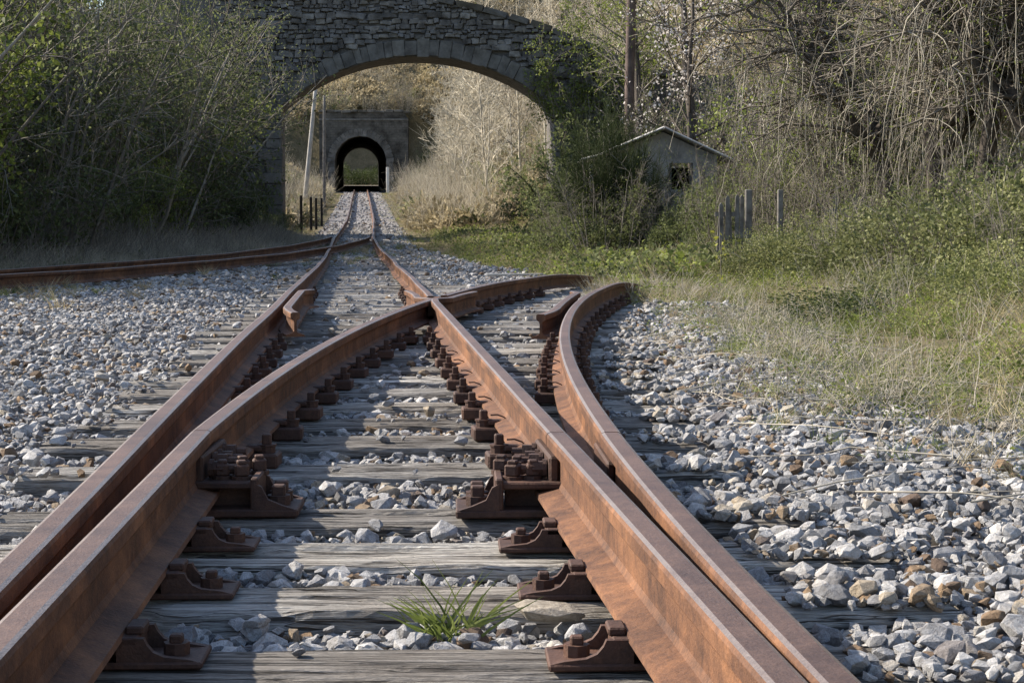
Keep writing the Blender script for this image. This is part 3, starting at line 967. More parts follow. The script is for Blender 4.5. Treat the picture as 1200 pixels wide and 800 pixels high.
def gen_stones():
    out = []
    for y0, y1, dens, sz in ((1.4, 5.0, 2300, 0.034), (5.0, 9.0, 1600, 0.036), (9.0, 15, 850, 0.041), (15, 24, 420, 0.052), (24, 42, 170, 0.070), (42, 70, 60, 0.085), (70, 139, 16, 0.13)):
        wL = lambda y: np.maximum(-0.31 * y - 1.0, bed_left(y)); wR = lambda y: np.minimum(0.31 * y + 1.0, bed_right(y) + 0.5)
        n = int(dens * (y1 - y0) * (wR(y1) - wL(y1)) * 1.02)
        Y = nrg.uniform(y0, y1, n); X = nrg.uniform(float(min(wL(y0), wL(y1))), float(max(wR(y0), wR(y1))), n)
        ok = (X > wL(Y)) & (X < wR(Y))
        X, Y = X[ok], Y[ok]
        S = sz * np.exp(nrg.normal(-0.08, 0.40, len(X)))
        S = np.minimum(S, np.where(Y < 20, 0.078, 0.16))
        out.append(np.stack([X, Y, S], -1))
    A = np.concatenate(out)
    X, Y, S = A.T
    on = sleeper_near(X, Y)
    inner = (X > Xc(Y) - GA - 0.35) & (X < Xc(Y) + GA + offs(np.clip(Y, 0, 20)) + 0.25)
    outer_r = X > Xc(Y) + GA + offs(np.clip(Y, 0, 20)) + 0.22 + 0.12 * vnoise(X, Y, 1.5, 12)
    keep = ~on | (nrg.random(len(X)) < np.where(inner, 0.022, np.where(Y > 9, 0.16, 0.25))) | (on & outer_r & (nrg.random(len(X)) < 0.85))
    keep &= ~(on & inner & (Y < 4.9) & (nrg.random(len(X)) < 0.9))
    # keep clear of the rails
    for f in (railA, railB, railC, railD):
        fx = np.array([f(v) for v in Y])
        lim = np.where((np.abs(X - fx) < 0.075 + S * 0.4) & (Y < 21), True, False)
        keep &= ~lim
    # thins out toward the grass on the right
    edge = bed_right(Y) - X + 0.25 * vnoise(X, Y, 0.9, 31)
    keep &= (edge > 0) | (nrg.random(len(X)) < np.clip(0.55 + edge * 1.1, 0, 1))
    # patchy weeds between the far rails
    X, Y, S, on = X[keep], Y[keep], S[keep], on[keep]
    Z = bed_np(X, Y) + nrg.uniform(-0.5, 0.28, len(X)) * S
    Zs = np.maximum(zt(Y) + SLEEPER_TOP + S * 0.22, np.where(outer_r[keep], bed_np(X, Y), -9))
    Z = np.where(on, Zs, Z)
    cap = zt(Y) - 0.10 - S * 0.3
    Z = np.minimum(Z, cap)
    rot = nrg.uniform(-0.5, 0.5, (len(X), 3)); rot[:, 2] = nrg.uniform(0, 6.28, len(X))
    flip = nrg.random(len(X)) < 0.5
    rot[:, 0] += np.where(flip, math.pi, 0)
    return np.stack([X, Y, Z], -1), S, rot
P, S, ROT = gen_stones()
# the 300 that show largest are single stones
show = []
for i in np.argsort(-(S / P[:, 1]))[:4000]:
    px, py = proj(P[i])
    if 0 < px < 1200 and 0 < py < 800 and P[i, 2] > bed_np(P[i, 0], P[i, 1]) - 0.2 * S[i]:
        show.append(i)
    if len(show) >= 290: break
mask = np.ones(len(P), bool); mask[show] = False
for j, i in enumerate(show):
    o = link('stone', NEARROCKS[j % 14], bed)
    o.location = P[i]; o.rotation_euler = ROT[i]
    s = S[i] * 1.03
    o.scale = (s, s, s)
# a few brown and big stones that stand out
for nm, px, py, z, s in (('brown', 120, 443, -0.19, 0.085), ('dark', 300, 732, -0.2, 0.065), ('brown', 820, 585, -0.17, 0.075), ('brown', 493, 425, -0.2, 0.075), ('brown', 497, 438, -0.2, 0.06),
                         ('white', 384, 575, -0.2, 0.07), ('white', 440, 616, -0.2, 0.055), ('grey', 520, 625, -0.2, 0.075), ('brown', 40, 540, -0.18, 0.085)):
    d = ray(px, py); Yq = (z - CAM_Z) / d.z
    o = link('stone', NEARROCKS[rnd.randrange(14)], bed)
    o.location = (d.x * Yq, Yq, z + 0.005); o.rotation_euler = (rnd.uniform(-.3, .3), rnd.uniform(-.3, .3), rnd.uniform(0, 6))
    o.scale = (s * 1.2, s, s * 1.05)
d = ray(640, 722); Yq = (-0.19 - CAM_Z) / d.z
o = link('stone', NEARROCKS[3], bed); o.location = (d.x * Yq, Yq + 0.02, -0.185); o.rotation_euler = (0.1, 0.05, 0.2); o.scale = (0.15, 0.10, 0.075)
n = mask.sum()
Sm = S[mask]
scl = np.stack([Sm, Sm, Sm], -1)
gravel = scatter('gravel', P[mask], ROT[mask], scl, nrg.integers(0, 14, n), variants('stone_variant', ROCKS), bed)

# ------------------------------------------------------------------ plants: generators
def branch_path(r, p, d, L, n, curl=0.25, grav=0.0):
    pts = [np.array(p, float)]
    d = np.array(d, float); d /= np.linalg.norm(d)
    for _ in range(n):
        d = d + r.normal(0, curl, 3) + np.array([0, 0, grav])
        d /= np.linalg.norm(d)
        pts.append(pts[-1] + d * L / n)
    return pts, d

def grow_tree(seed, H=7.0, r0=0.07, nb=26, spread=0.9, twigs=6, sub=3, tw=0.011, start=0.2, up=0.5, curl=0.12, lean=0.1, droop=0.0):
    r = np.random.default_rng(seed)
    tr, br, tips = [], [], []
    a = r.uniform(0, 6.28)
    pts, d = branch_path(r, (0, 0, -0.3), (math.cos(a) * lean, math.sin(a) * lean, 1), H, 9, 0.07)
    tr.append((pts, np.linspace(r0, r0 * 0.15, len(pts))))
    P_ = np.array(pts)
    for b in range(nb):
        t = start + (1 - start) * (b + r.random()) / nb
        i = t * (len(P_) - 1); i0 = min(int(i), len(P_) - 2)
        p = P_[i0] + (P_[i0 + 1] - P_[i0]) * (i - i0)
        az = b * 2.4 + r.uniform(-.5, .5)
        L = H * 0.33 * (1.15 - 0.75 * t) * r.uniform(0.6, 1.25) * spread
        d0 = np.array([math.cos(az), math.sin(az), up + r.uniform(-.2, .4)])
        q, dd = branch_path(r, p, d0, L, 5, curl, -droop)
        br.append((q, np.linspace(r0 * 0.38 * (1 - t * 0.6), tw, len(q))))
        Q = np.array(q)
        for k in range(twigs):
            tt = r.uniform(0.2, 1.0); ii = tt * 5; j0 = min(int(ii), 4)
            pp = Q[j0] + (Q[j0 + 1] - Q[j0]) * (ii - j0)
            d1 = (Q[j0 + 1] - Q[j0]); d1 = d1 / np.linalg.norm(d1) + r.normal(0, 0.65, 3) + np.array([0, 0, 0.15 - droop])
            q2, _ = branch_path(r, pp, d1, L * r.uniform(0.3, 0.6), 3, curl, -droop)
            br.append((q2, np.linspace(tw * 1.1, tw * 0.6, 4)))
            Q2 = np.array(q2); tips.append(q2[-1]); tips.append(q2[2])
            for s_ in range(sub):
                j = r.integers(0, 3)
                d2 = Q2[j + 1] - Q2[j]; d2 = d2 / np.linalg.norm(d2) + r.normal(0, 0.7, 3)
                q3, _ = branch_path(r, Q2[j] + (Q2[j + 1] - Q2[j]) * r.random(), d2, L * r.uniform(0.14, 0.3), 2, curl, -droop)
                br.append((q3, np.linspace(tw * 0.75, tw * 0.45, 3)))
                tips.append(q3[-1]); tips.append(q3[1])
    return tr, br, np.array(tips)

def grow_shrub(seed, H=3.5, stems=14, spread=0.55, br=7, sub=4, tw=0.007, curl=0.16):
    r = np.random.default_rng(seed)
    st, bb, tips = [], [], []
    for s in range(stems):
        a = r.uniform(0, 6.28); rr = math.sqrt(r.random()) * 0.35 * H * spread
        L = H * r.uniform(0.55, 1.1)
        sl = r.uniform(0.05, spread)
        pts, d = branch_path(r, (math.cos(a) * rr, math.sin(a) * rr, -0.25), (math.cos(a) * sl, math.sin(a) * sl, 1), L, 7, 0.09)
        st.append((pts, np.linspace(0.006 * H + 0.006, tw, len(pts))))
        Pp = np.array(pts)
        for b in range(br):
            t = r.uniform(0.15, 1.0); i = t * 7; i0 = min(int(i), 6)
            p = Pp[i0] + (Pp[i0 + 1] - Pp[i0]) * (i - i0)
            d1 = (Pp[i0 + 1] - Pp[i0]); d1 = d1 / np.linalg.norm(d1) * 0.6 + r.normal(0, 0.6, 3) + np.array([0, 0, .15])
            q, _ = branch_path(r, p, d1, H * r.uniform(0.12, 0.3), 4, curl)
            bb.append((q, np.linspace(tw * 1.2, tw * 0.6, 5)))
            Q = np.array(q)
            tips += [q[-1], q[3], q[2]]
            for k in range(sub):
                j = r.integers(0, 4)
                d2 = Q[j + 1] - Q[j]; d2 = d2 / np.linalg.norm(d2) + r.normal(0, 0.7, 3)
                q2, _ = branch_path(r, Q[j], d2, H * r.uniform(0.05, 0.13), 2, curl)
                bb.append((q2, np.linspace(tw * 0.8, tw * 0.45, 3)))
                tips += [q2[-1], q2[1]]
    return st, bb, np.array(tips)

def leaf_cloud(tips, rng, n, size, jitter=0.08, aspect=0.55):
    i = rng.integers(0, len(tips), n)
    P_ = tips[i] + rng.normal(0, jitter, (n, 3))
    D = rng.normal(size=(n, 3)); D[:, 2] += 0.1
    return leaves_np(P_, D, size * rng.uniform(0.6, 1.35, n), rng, aspect)

def plant_proto(trunk_paths, br_paths, bark, leaf=None, twig=None, vines=None):
    """returns list of (part name, mesh)"""
    out = []
    V, F = tubes_np(trunk_paths, 6)
    out.append(('trunk', mesh_np('trunk', V, F, bark, smooth=True)))
    V, F = tubes_np(br_paths, 3)
    out.append(('crown', mesh_np('crown', V, F, twig or bark)))
    if leaf:
        (V, F), lm = leaf
        out.append(('foliage', mesh_np('foliage', V, F, lm)))
    if vines:
        V, F = tubes_np(vines, 3)
        out.append(('hanging_vines', mesh_np('hanging_vines', V, F, MAT['vine_pale'])))
    return out

def place(proto, name, loc, rz, s, label, cat, group=None, sxyz=None, tiltxy=(0, 0)):
    o = empty(name, loc, rz, s)
    if sxyz: o.scale = sxyz
    o.rotation_euler = (tiltxy[0], tiltxy[1], rz)
    tag(o, label, cat, group)
    for nm, me in proto:
        link(nm, me, o)
    return o

def rg(s): return np.random.default_rng(s)
BARE = []
for i in range(5):
    t_, b_, tp = grow_tree(40 + i, H=7.5, r0=0.055, nb=24, spread=0.85, twigs=6, sub=3, tw=0.0105, up=0.9)
    BARE.append(plant_proto(t_, b_, MAT['bark_pale'], twig=MAT['bark_pale']))
THICKET = []      # grey, mostly bare, with some leaves opening
for i in range(5):
    t_, b_, tp = grow_shrub(60 + i, H=3.6, stems=16, spread=0.5, br=9, sub=5, tw=0.0065)
    THICKET.append(plant_proto(t_, b_, MAT['bark_dull'], leaf=(leaf_cloud(tp, rg(160 + i), 7000, 0.050), MAT['leaf_dark'])))
LEAFY = []
for i in range(4):
    t_, b_, tp = grow_shrub(80 + i, H=3.0, stems=13, spread=0.6, br=9, sub=4, tw=0.006)
    LEAFY.append(plant_proto(t_, b_, MAT['bark_grey'], leaf=(leaf_cloud(tp, rg(180 + i), 4800, 0.075), MAT['leaf_spring'])))
DARKL = []
for i in range(3):
    t_, b_, tp = grow_shrub(90 + i, H=2.4, stems=13, spread=0.75, br=9, sub=4, tw=0.006)
    DARKL.append(plant_proto(t_, b_, MAT['bark_dark'], leaf=(leaf_cloud(tp, rg(190 + i), 5200, 0.085), MAT['leaf_dark'])))
GREYB = []
for i in range(4):
    t_, b_, tp = grow_shrub(110 + i, H=3.6, stems=20, spread=0.5, br=9, sub=5, tw=0.0062)
    GREYB.append(plant_proto(t_, b_, MAT['bark_grey'], leaf=(leaf_cloud(tp, rg(210 + i), 1500, 0.045), MAT['leaf_spring'])))
def mound(seed, Rx, H, n, size, mat, canes=26):
    r = rg(seed)
    st = []
    for _ in range(canes):
        a = r.uniform(0, 6.28); L = r.uniform(0.8, 1.5) * H
        q, _d = branch_path(r, (math.cos(a) * Rx * .4 * r.random(), math.sin(a) * Rx * .4 * r.random(), -0.1), (math.cos(a) * r.uniform(.1, .6), math.sin(a) * r.uniform(.1, .6), 1.2), L * 0.85, 8, 0.14, -0.06)
        st.append((q, np.linspace(0.006, 0.002, 9)))
    u = r.normal(size=(n, 3)); u /= np.linalg.norm(u, axis=1, keepdims=True); u[:, 2] = np.abs(u[:, 2])
    lump = 1 + 0.34 * vnoise(u[:, 0] * 3 + seed, u[:, 1] * 3 + u[:, 2] * 2, 1.0, seed) + 0.18 * vnoise(u[:, 0] * 8 + seed, u[:, 1] * 8 + u[:, 2] * 5, 1.0, seed + 1)
    rad = (0.55 + 0.45 * r.random(n) ** 0.5) * lump
    P_ = u * rad[:, None] * np.array([Rx, Rx, H])
    D = u + r.normal(0, 0.8, (n, 3))
    V, F = leaves_np(P_, D, size * r.uniform(0.6, 1.35, n), r, 0.75)
    Vt, Ft = tubes_np(st, 4)
    return [('canes', mesh_np('canes', Vt, Ft, MAT['vine_pale'])), ('foliage', mesh_np('foliage', V, F, mat))]
BRAM = [mound(300 + i, 1.0, 1.0, 11000, 0.036, MAT['leaf_bramble']) for i in range(3)]
IVY = [mound(320 + i, 1.0, 1.0, 7000, 0.055, MAT['leaf_dark'], canes=12) for i in range(2)]
def broom(seed):
    r = rg(seed); st = []; tw = []
    for _ in range(26):
        a = r.uniform(0, 6.28); s = r.uniform(0, 0.5)
        q, d = branch_path(r, (0.25 * math.cos(a) * r.random(), 0.25 * math.sin(a) * r.random(), -0.1), (math.cos(a) * s, math.sin(a) * s, 1), r.uniform(1.4, 2.6), 6, 0.08)
        st.append((q, np.linspace(0.014, 0.006, 7)))
        Q = np.array(q)
        for k in range(34):
            j = r.integers(1, 6)
            p = Q[j] + (Q[j + 1] - Q[j]) * r.random()
            d1 = (Q[j + 1] - Q[j]) * 3 + r.normal(0, 0.45, 3)
            q2, _ = branch_path(r, p, d1, r.uniform(0.3, 0.75), 3, 0.12)
            tw.append((q2, [0.005, 0.0045, 0.004, 0.003]))
            for _k in range(3):
                q3, _ = branch_path(r, q2[1], (np.array(q2[2]) - q2[1]) * 4 + r.normal(0, 0.45, 3), r.uniform(0.2, 0.45), 2, 0.1)
                tw.append((q3, [0.0045, 0.004, 0.003]))
    Vt, Ft = tubes_np(st, 4); V, F = tubes_np(tw, 3)
    return [('trunk', mesh_np('trunk', Vt, Ft, MAT['bark_grey'])), ('crown', mesh_np('crown', V, F, MAT['leaf_broom']))]
CREEP = mound(333, 1.0, 1.0, 5000, 0.045, MAT['leaf_broom'], canes=40)
BROOM = [broom(350 + i) for i in range(2)]

def vine_tree(seed, H=5.6):
    r = rg(seed)
    tr = []; br = []; vn = []; tips = []
    forks = []
    q, d = branch_path(r, (0, 0, -0.3), (r.uniform(-.25, .25), r.uniform(-.1, .1), 1), H * 0.45, 6, 0.10)
    tr.append((q, np.linspace(0.14, 0.10, 7)))
    for f in range(4):
        a = r.uniform(0, 6.28)
        q2, _ = branch_path(r, q[-1 - (f % 3)], (math.cos(a) * 0.9, math.sin(a) * 0.6, r.uniform(0.5, 1.2)), H * r.uniform(0.4, 0.6), 7, 0.14)
        tr.append((q2, np.linspace(0.095, 0.025, 8)))
        forks.append(np.array(q2))
    for Q in forks:
        for b in range(13):
            j = r.integers(1, 7)
            p = Q[j] + (Q[min(j + 1, 7)] - Q[j]) * r.random()
            a = r.uniform(0, 6.28)
            q3, _ = branch_path(r, p, (math.cos(a), math.sin(a) * .7, r.uniform(-.2, .6)), r.uniform(0.7, 1.9), 6, 0.20, -0.03)
            br.append((q3, np.linspace(0.03, 0.008, 7)))
            Q3 = np.array(q3)
            for k in range(15):
                jj = r.integers(1, 6)
                q4, _ = branch_path(r, Q3[jj], r.normal(0, 0.7, 3) + (Q3[jj + 1] - Q3[jj]) * 3, r.uniform(0.3, 0.95), 4, 0.34, -0.04)
                br.append((q4, np.linspace(0.010, 0.004, 5)))
                tips += [q4[2], q4[4]]
                for _f in range(2):
                    q6, _ = branch_path(r, q4[r.integers(1, 4)], r.normal(0, 1, 3), r.uniform(0.12, 0.4), 2, 0.3, -0.02)
                    br.append((q6, [0.005, 0.004, 0.003])); tips.append(q6[2])
            for k in range(3):
                jj = r.integers(1, 7)
                ln = r.uniform(0.5, 2.4)
                q5, _ = branch_path(r, Q3[jj], (r.normal(0, .5), r.normal(0, .4), 0.1), ln, 10, 0.20, -0.5)
                q5 = [p for p in q5 if p[2] > 0.1]
                if len(q5) > 3:
                    vn.append((q5, np.linspace(r.uniform(0.004, 0.009), 0.003, len(q5))))
    Vt, Ft = tubes_np(tr, 8); Vb, Fb = tubes_np(br, 4); Vv, Fv = tubes_np(vn, 4)
    return [('trunk', mesh_np('trunk', Vt, Ft, MAT['bark_dark'], smooth=True)), ('crown', mesh_np('crown', Vb, Fb, MAT['bark_grey'])),
            ('hanging_vines', mesh_np('hanging_vines', Vv, Fv, MAT['vine_pale'])), ('foliage', mesh_np('foliage', *leaf_cloud(np.array(tips), r, 2600, 0.05, 0.05), MAT['leaf_spring']))]
VINE = [vine_tree(370 + i) for i in range(3)]

# ------------------------------------------------------------------ stone bridge
BY = 55.0
bridge = tag(empty('stone_bridge', (at(490, 262, BY).x, BY, 0.3)), 'shaded rubble stone bridge with one wide segmental arch over the tracks', 'bridge')
def bx(px): return at(px, 262, BY).x - bridge.location.x       # local x of a pixel column on the face
def bz(py): return at(490, py, BY).z - bridge.location.z
DEPTH = 2.4
XL, XR = bx(331), bx(650)
ZS, ZC = bz(126), bz(66)
half = (XR - XL) / 2; xm = (XL + XR) / 2
rise = ZC - ZS
RAD = (half ** 2 + rise ** 2) / (2 * rise)
ZO = ZC - RAD
def arch_z(x):
    d = x - xm
    return ZO + math.sqrt(max(0, RAD * RAD - d * d)) if abs(d) < half else ZS
def para_z(x):
    px = 490 + (x) / 55.0 * 2000
    py = np.interp(px, [200, 300, 420, 520, 580, 640, 700, 760], [-48, -42, -30, -2, 11, 29, 54, 84])
    return bz(float(py))
def shear(x, y): return x - 0.088 * y
def col_mesh():
    xs = sorted(set([bx(150), XL, XR, bx(860)] + list(np.linspace(bx(150), XL, 8)) + list(np.linspace(XL, XR, 49)) + list(np.linspace(XR, bx(860), 12))))
    bm = bmesh.new()
    rows = []
    for x in xs:
        inside = XL + 1e-6 < x < XR - 1e-6
        for tag_ in ((0,) if not (abs(x - XL) < 1e-6 or abs(x - XR) < 1e-6) else (0, 1)):
            zb = arch_z(x) if inside or (tag_ == (1 if abs(x - XL) < 1e-6 else 0) and not inside and abs(abs(x - xm) - half) < 1e-6) else -2.5
            zt_ = para_z(x) - 0.12
            v = [bm.verts.new((shear(x, y), y, z)) for y, z in ((0.06, zb), (0.06, zt_), (DEPTH, zt_), (DEPTH, zb))]
            rows.append((x, zb, v))
    for (x0, zb0, a), (x1, zb1, b) in zip(rows[:-1], rows[1:]):
        if abs(x0 - x1) < 1e-9:
            bm.faces.new((a[0], a[3], b[3], b[0])); continue
        for i in range(4):
            j = (i + 1) % 4
            bm.faces.new((a[i], a[j], b[j], b[i]))
    bm.faces.new(rows[0][2]); bm.faces.new(rows[-1][2][::-1])
    bmesh.ops.recalc_face_normals(bm, faces=bm.faces[:])
    return bm_mesh('wall_core', bm, MAT['mortar'])
link('wall_core', col_mesh(), bridge)
def block_mesh(seed, mat, jit=0.10, bev=0.07):
    r = rg(seed)
    bm = bmesh.new()
    bmesh.ops.create_cube(bm, size=1.0)
    for v in bm.verts: v.co += Vector(r.uniform(-jit, jit, 3)) * 0.5
    bmesh.ops.bevel(bm, geom=bm.edges[:], offset=bev, segments=1, affect='EDGES')
    return bm_mesh('stone', bm, mat)
RUB = [block_mesh(400 + i, MAT['bridge_stone'], 0.34, 0.10) for i in range(10)]
DRS = [block_mesh(420 + i, MAT['dressed_stone'], 0.12, 0.04) for i in range(5)]
RING = 0.52
# voussoirs
nv = 33
th = math.asin(half / RAD)
wd = [rnd.uniform(0.6, 1.5) for _ in range(nv)]; tot = sum(wd); acc = 0
for k in range(nv):
    a0 = -th + 2 * th * acc / tot; acc += wd[k]; a1 = -th + 2 * th * acc / tot
    am = (a0 + a1) / 2
    rr = RAD + RING / 2
    o = link('voussoir', DRS[k % 5], bridge)
    o.location = (shear(xm + rr * math.sin(am), 0.1), 0.10, ZO + rr * math.cos(am))
    o.rotation_euler = (0, am, 0)
    o.scale = (rr * (a1 - a0) * 0.99, 0.28 + rnd.uniform(-.05, .05), RING * rnd.uniform(0.86, 1.10))
# quoins of the two piers
for sgn, x0 in ((-1, XL), (1, XR)):
    z = ZS - 0.02; k = 0
    while z > -0.6:
        h = rnd.uniform(0.30, 0.40); wq = 0.75 if k % 2 == 0 else 0.5
        o = link('quoin', DRS[rnd.randrange(5)], bridge)
        o.location = (shear(x0 + sgn * (wq / 2 - 0.015), 0.2), 0.20, z - h / 2)
        o.scale = (wq, 0.50, h * 0.96)
        z -= h; k += 1
# coping
x = bx(515)
while x < bx(800):
    L = rnd.uniform(0.6, 0.9)
    o = link('coping_stone', DRS[rnd.randrange(5)], bridge)
    za, zb = para_z(x), para_z(x + L)
    o.location = (shear(x + L / 2, DEPTH / 2), DEPTH / 2 - 0.02, (za + zb) / 2 - 0.06)
    o.rotation_euler = (0, -math.atan2(zb - za, L), 0)
    o.scale = (L * 0.98, DEPTH + 0.14, 0.20)
    x += L
# rubble facing
rub = []
z = -0.4
while z < bz(-40):
    h = rnd.uniform(0.10, 0.24)
    x = bx(265) + rnd.uniform(-.3, 0)
    while x < bx(760):
        L = h * rnd.uniform(0.8, 2.3)
        xc_, zc_ = x + L / 2, z + h / 2 + rnd.uniform(-.045, .045)
        d = math.hypot(xc_ - xm, zc_ - ZO)
        inside = XL - 0.7 < xc_ < XR + 0.7
        ok = (zc_ + h / 2 < para_z(xc_) - 0.06)
        if zc_ > ZS - 0.05:
            ok &= (d > RAD + RING + h * 0.42) or not (XL - 0.1 < xc_ < XR + 0.1) and d > RAD + RING + h * 0.3
        else:
            ok &= not (XL - 0.62 - L / 2 < xc_ < XR + 0.62 + L / 2)
        if ok: rub.append((xc_, zc_, L, h))
        x += L
    z += h
def vis(q):
    px = 490 + q[0] / 55 * 2000; py = proj((q[0] + bridge.location.x, BY, q[1] + bridge.location.z))[1]
    return 285 < px < 705 and py > -5
inv = [q for q in rub if vis(q)]
inv.sort(key=lambda q: -q[2] * q[3])
single = set(inv[:298])
bmr = bmesh.new()
for q in rub:
    xc_, zc_, L, h = q
    M = Matrix.Translation((shear(xc_, 0.05), 0.05 + rnd.uniform(-.03, .035), zc_)) @ Euler((rnd.uniform(-.05, .05), rnd.uniform(-.09, .09), rnd.uniform(-.06, .06))).to_matrix().to_4x4() @ Matrix.Diagonal((L * rnd.uniform(0.86, 1.0), 0.22, h * rnd.uniform(0.8, 1.05), 1))
    me = RUB[rnd.randrange(10)]
    if q in single:
        o = link('stone', me, bridge); o.matrix_local = M
    else:
        n0 = len(bmr.verts); bmr.from_mesh(me); bmr.verts.ensure_lookup_table()
        for v in bmr.verts[n0:]: v.co = M @ v.co
o = link('rubble_facing', bm_mesh('rubble_facing', bmr, MAT['bridge_stone']), bridge); o['kind'] = 'stuff'

# ------------------------------------------------------------------ tunnel
TY = 141.0
tz = float(zt(TY)) - 0.25
tun = tag(empty('tunnel_portal', (Xc(TY), TY, tz)), 'shaded stone tunnel portal with a horseshoe mouth at the end of the line', 'tunnel')
TR, TS = 2.12, 2.45
def horseshoe(n=20, r=TR, s=TS, z0=0.0):
    pts = [(-r, z0), (-r, s * 0.5)]
    for k in range(n + 1):
        a = math.pi - math.pi * k / n
        pts.append((r * math.cos(a), s + r * math.sin(a)))
    pts += [(r, s * 0.5), (r, z0)]
    return pts
hs = horseshoe()
# face wall: strips between the mouth and the outer rectangle
WX0, WX1, WZ = -3.4, 3.9, 6.55
bm = bmesh.new()
n = len(hs)
def outer(p):
    x, z = p
    if z <= TS * 0.5 + 1e-6: return (WX0 if x < 0 else WX1, z)
    dx, dz = x, z - TS * 0.4
    k = min((WX1 if dx > 0 else -WX0) / abs(dx) if abs(dx) > 1e-6 else 1e9, (WZ - TS * 0.4) / dz if dz > 1e-6 else 1e9)
    return (dx * k, TS * 0.4 + dz * k)
out_p = [outer(p) for p in hs]
fi = [bm.verts.new((x, 0, z)) for x, z in hs]; fo = [bm.verts.new((x, 0, z)) for x, z in out_p]
bi = [bm.verts.new((x, 1.2, z)) for x, z in hs]; bo_ = [bm.verts.new((x, 1.2, z)) for x, z in out_p]
for i in range(n - 1):
    bm.faces.new((fi[i], fi[i + 1], fo[i + 1], fo[i]))
    bm.faces.new((fi[i], bi[i], bi[i + 1], fi[i + 1]))
    bm.faces.new((fo[i], fo[i + 1], bo_[i + 1], bo_[i]))
    bm.faces.new((bi[i], bo_[i], bo_[i + 1], bi[i + 1]))
bmesh.ops.recalc_face_normals(bm, faces=bm.faces[:])
link('face_wall', bm_mesh('face_wall', bm, MAT['portal_stone']), tun)
for k in range(21):
    a = math.pi * (k + 0.5) / 21
    o = link('voussoir', DRS[k % 5], tun)
    o.location = ((TR + 0.30) * math.cos(a), -0.03, TS + (TR + 0.30) * math.sin(a)); o.rotation_euler = (0, math.pi / 2 - a, 0)
    o.scale = ((TR + 0.3) * math.pi / 21 * 0.96, 0.22, 0.6)
for sx in (-1, 1):
    for k in range(6):
        o = link('quoin', DRS[k % 5], tun); o.location = (sx * (TR + 0.28), -0.03, 0.2 + k * 0.41); o.scale = (0.55, 0.22, 0.39)
bm = bmesh.new(); bm_box(bm, (0.25, 0.5, WZ - 0.62), (7.33, 1.1, 0.16), bev=0.03); link('string_course', bm_mesh('string_course', bm, MAT['dressed_stone']), tun)
x = WX0 - 0.05
while x < WX1:
    L = rnd.uniform(0.45, 0.85)
    o = link('coping_stone', DRS[rnd.randrange(5)], tun)
    o.location = (x + L / 2, 0.42 + rnd.uniform(-.06, .06), WZ + 0.06 + rnd.uniform(-.05, .05)); o.rotation_euler = (0, rnd.uniform(-.05, .05), rnd.uniform(-.04, .04))
    o.scale = (L * 0.97, 1.1, 0.18 + rnd.uniform(-.03, .05))
    x += L
# bore, thickness outward
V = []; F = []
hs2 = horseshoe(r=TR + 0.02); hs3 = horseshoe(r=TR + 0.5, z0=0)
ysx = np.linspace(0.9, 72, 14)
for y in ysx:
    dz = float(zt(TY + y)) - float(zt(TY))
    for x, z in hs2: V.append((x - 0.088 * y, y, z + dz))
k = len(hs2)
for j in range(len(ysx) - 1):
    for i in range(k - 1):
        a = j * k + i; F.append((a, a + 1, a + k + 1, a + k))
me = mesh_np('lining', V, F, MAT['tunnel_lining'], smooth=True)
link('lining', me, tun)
# far mouth wall so that the spur closes round the bore
bm = bmesh.new()
n = len(hs)
y2 = 71.6; dz = float(zt(TY + y2)) - float(zt(TY))
fi = [bm.verts.new((x - 0.088 * y2, y2, z + dz)) for x, z in hs2]; fo = [bm.verts.new((x * 1.4 - 0.088 * y2, y2, z * 1.25 + dz)) for x, z in out_p]
for i in range(n - 1): bm.faces.new((fi[i], fi[i + 1], fo[i + 1], fo[i]))
link('far_face_wall', bm_mesh('far_face_wall', bm, MAT['portal_stone']), tun)

# ------------------------------------------------------------------ hut
HY = 34.0
hp = at(775, 262, HY)
hz = ground(hp.x, HY)
hut = tag(empty('derelict_hut', (hp.x, HY, hz)), 'grey gabled derelict hut with pale sheet roof half hidden by brush', 'hut')
def hl(px, py): p = at(px, py, HY); return p.x - hp.x, p.z - hz
rx, rz_ = hl(777, 150); ex, ez = hl(858, 188); lx, lz = hl(705, 180)
wl, wr = hl(722, 200)[0], hl(840, 200)[0]
bm = bmesh.new()
wx0, wz0 = hl(784, 191); wx1, wz1 = hl(812, 222)
def wall_face(bm, pts, y0, y1):
    bm_prism(bm, pts, y0, y1)
zwl = rz_ + (lz - rz_) * (wl - rx) / (lx - rx) - 0.05; zwr = rz_ + (ez - rz_) * (wr - rx) / (ex - rx) - 0.05
bm_prism(bm, [(wl, -0.2), (wx0, -0.2), (wx0, rz_ - 0.08), (wl, zwl)] if wx0 < rx else [(wl, -0.2), (wx0, -0.2), (wx0, rz_ - 0.08 + (ez - rz_) * (wx0 - rx) / (ex - rx)), (rx, rz_ - 0.08), (wl, zwl)], 0, 0.18)
def rtop(x): return rz_ - 0.08 + ((ez - rz_) * (x - rx) / (ex - rx) if x > rx else (lz - rz_) * (x - rx) / (lx - rx))
bm_prism(bm, [(wx0, wz0), (wx1, wz0), (wx1, rtop(wx1)), (wx0, rtop(wx0))], 0.002, 0.178)
bm_prism(bm, [(wx0, -0.2), (wx1, -0.2), (wx1, wz1), (wx0, wz1)], 0.002, 0.178)
bm_prism(bm, [(wx1, -0.2), (wr, -0.2), (wr, zwr), (wx1, rtop(wx1))], 0, 0.18)
link('gable_wall', bm_mesh('gable_wall', bm, MAT['plaster']), hut)
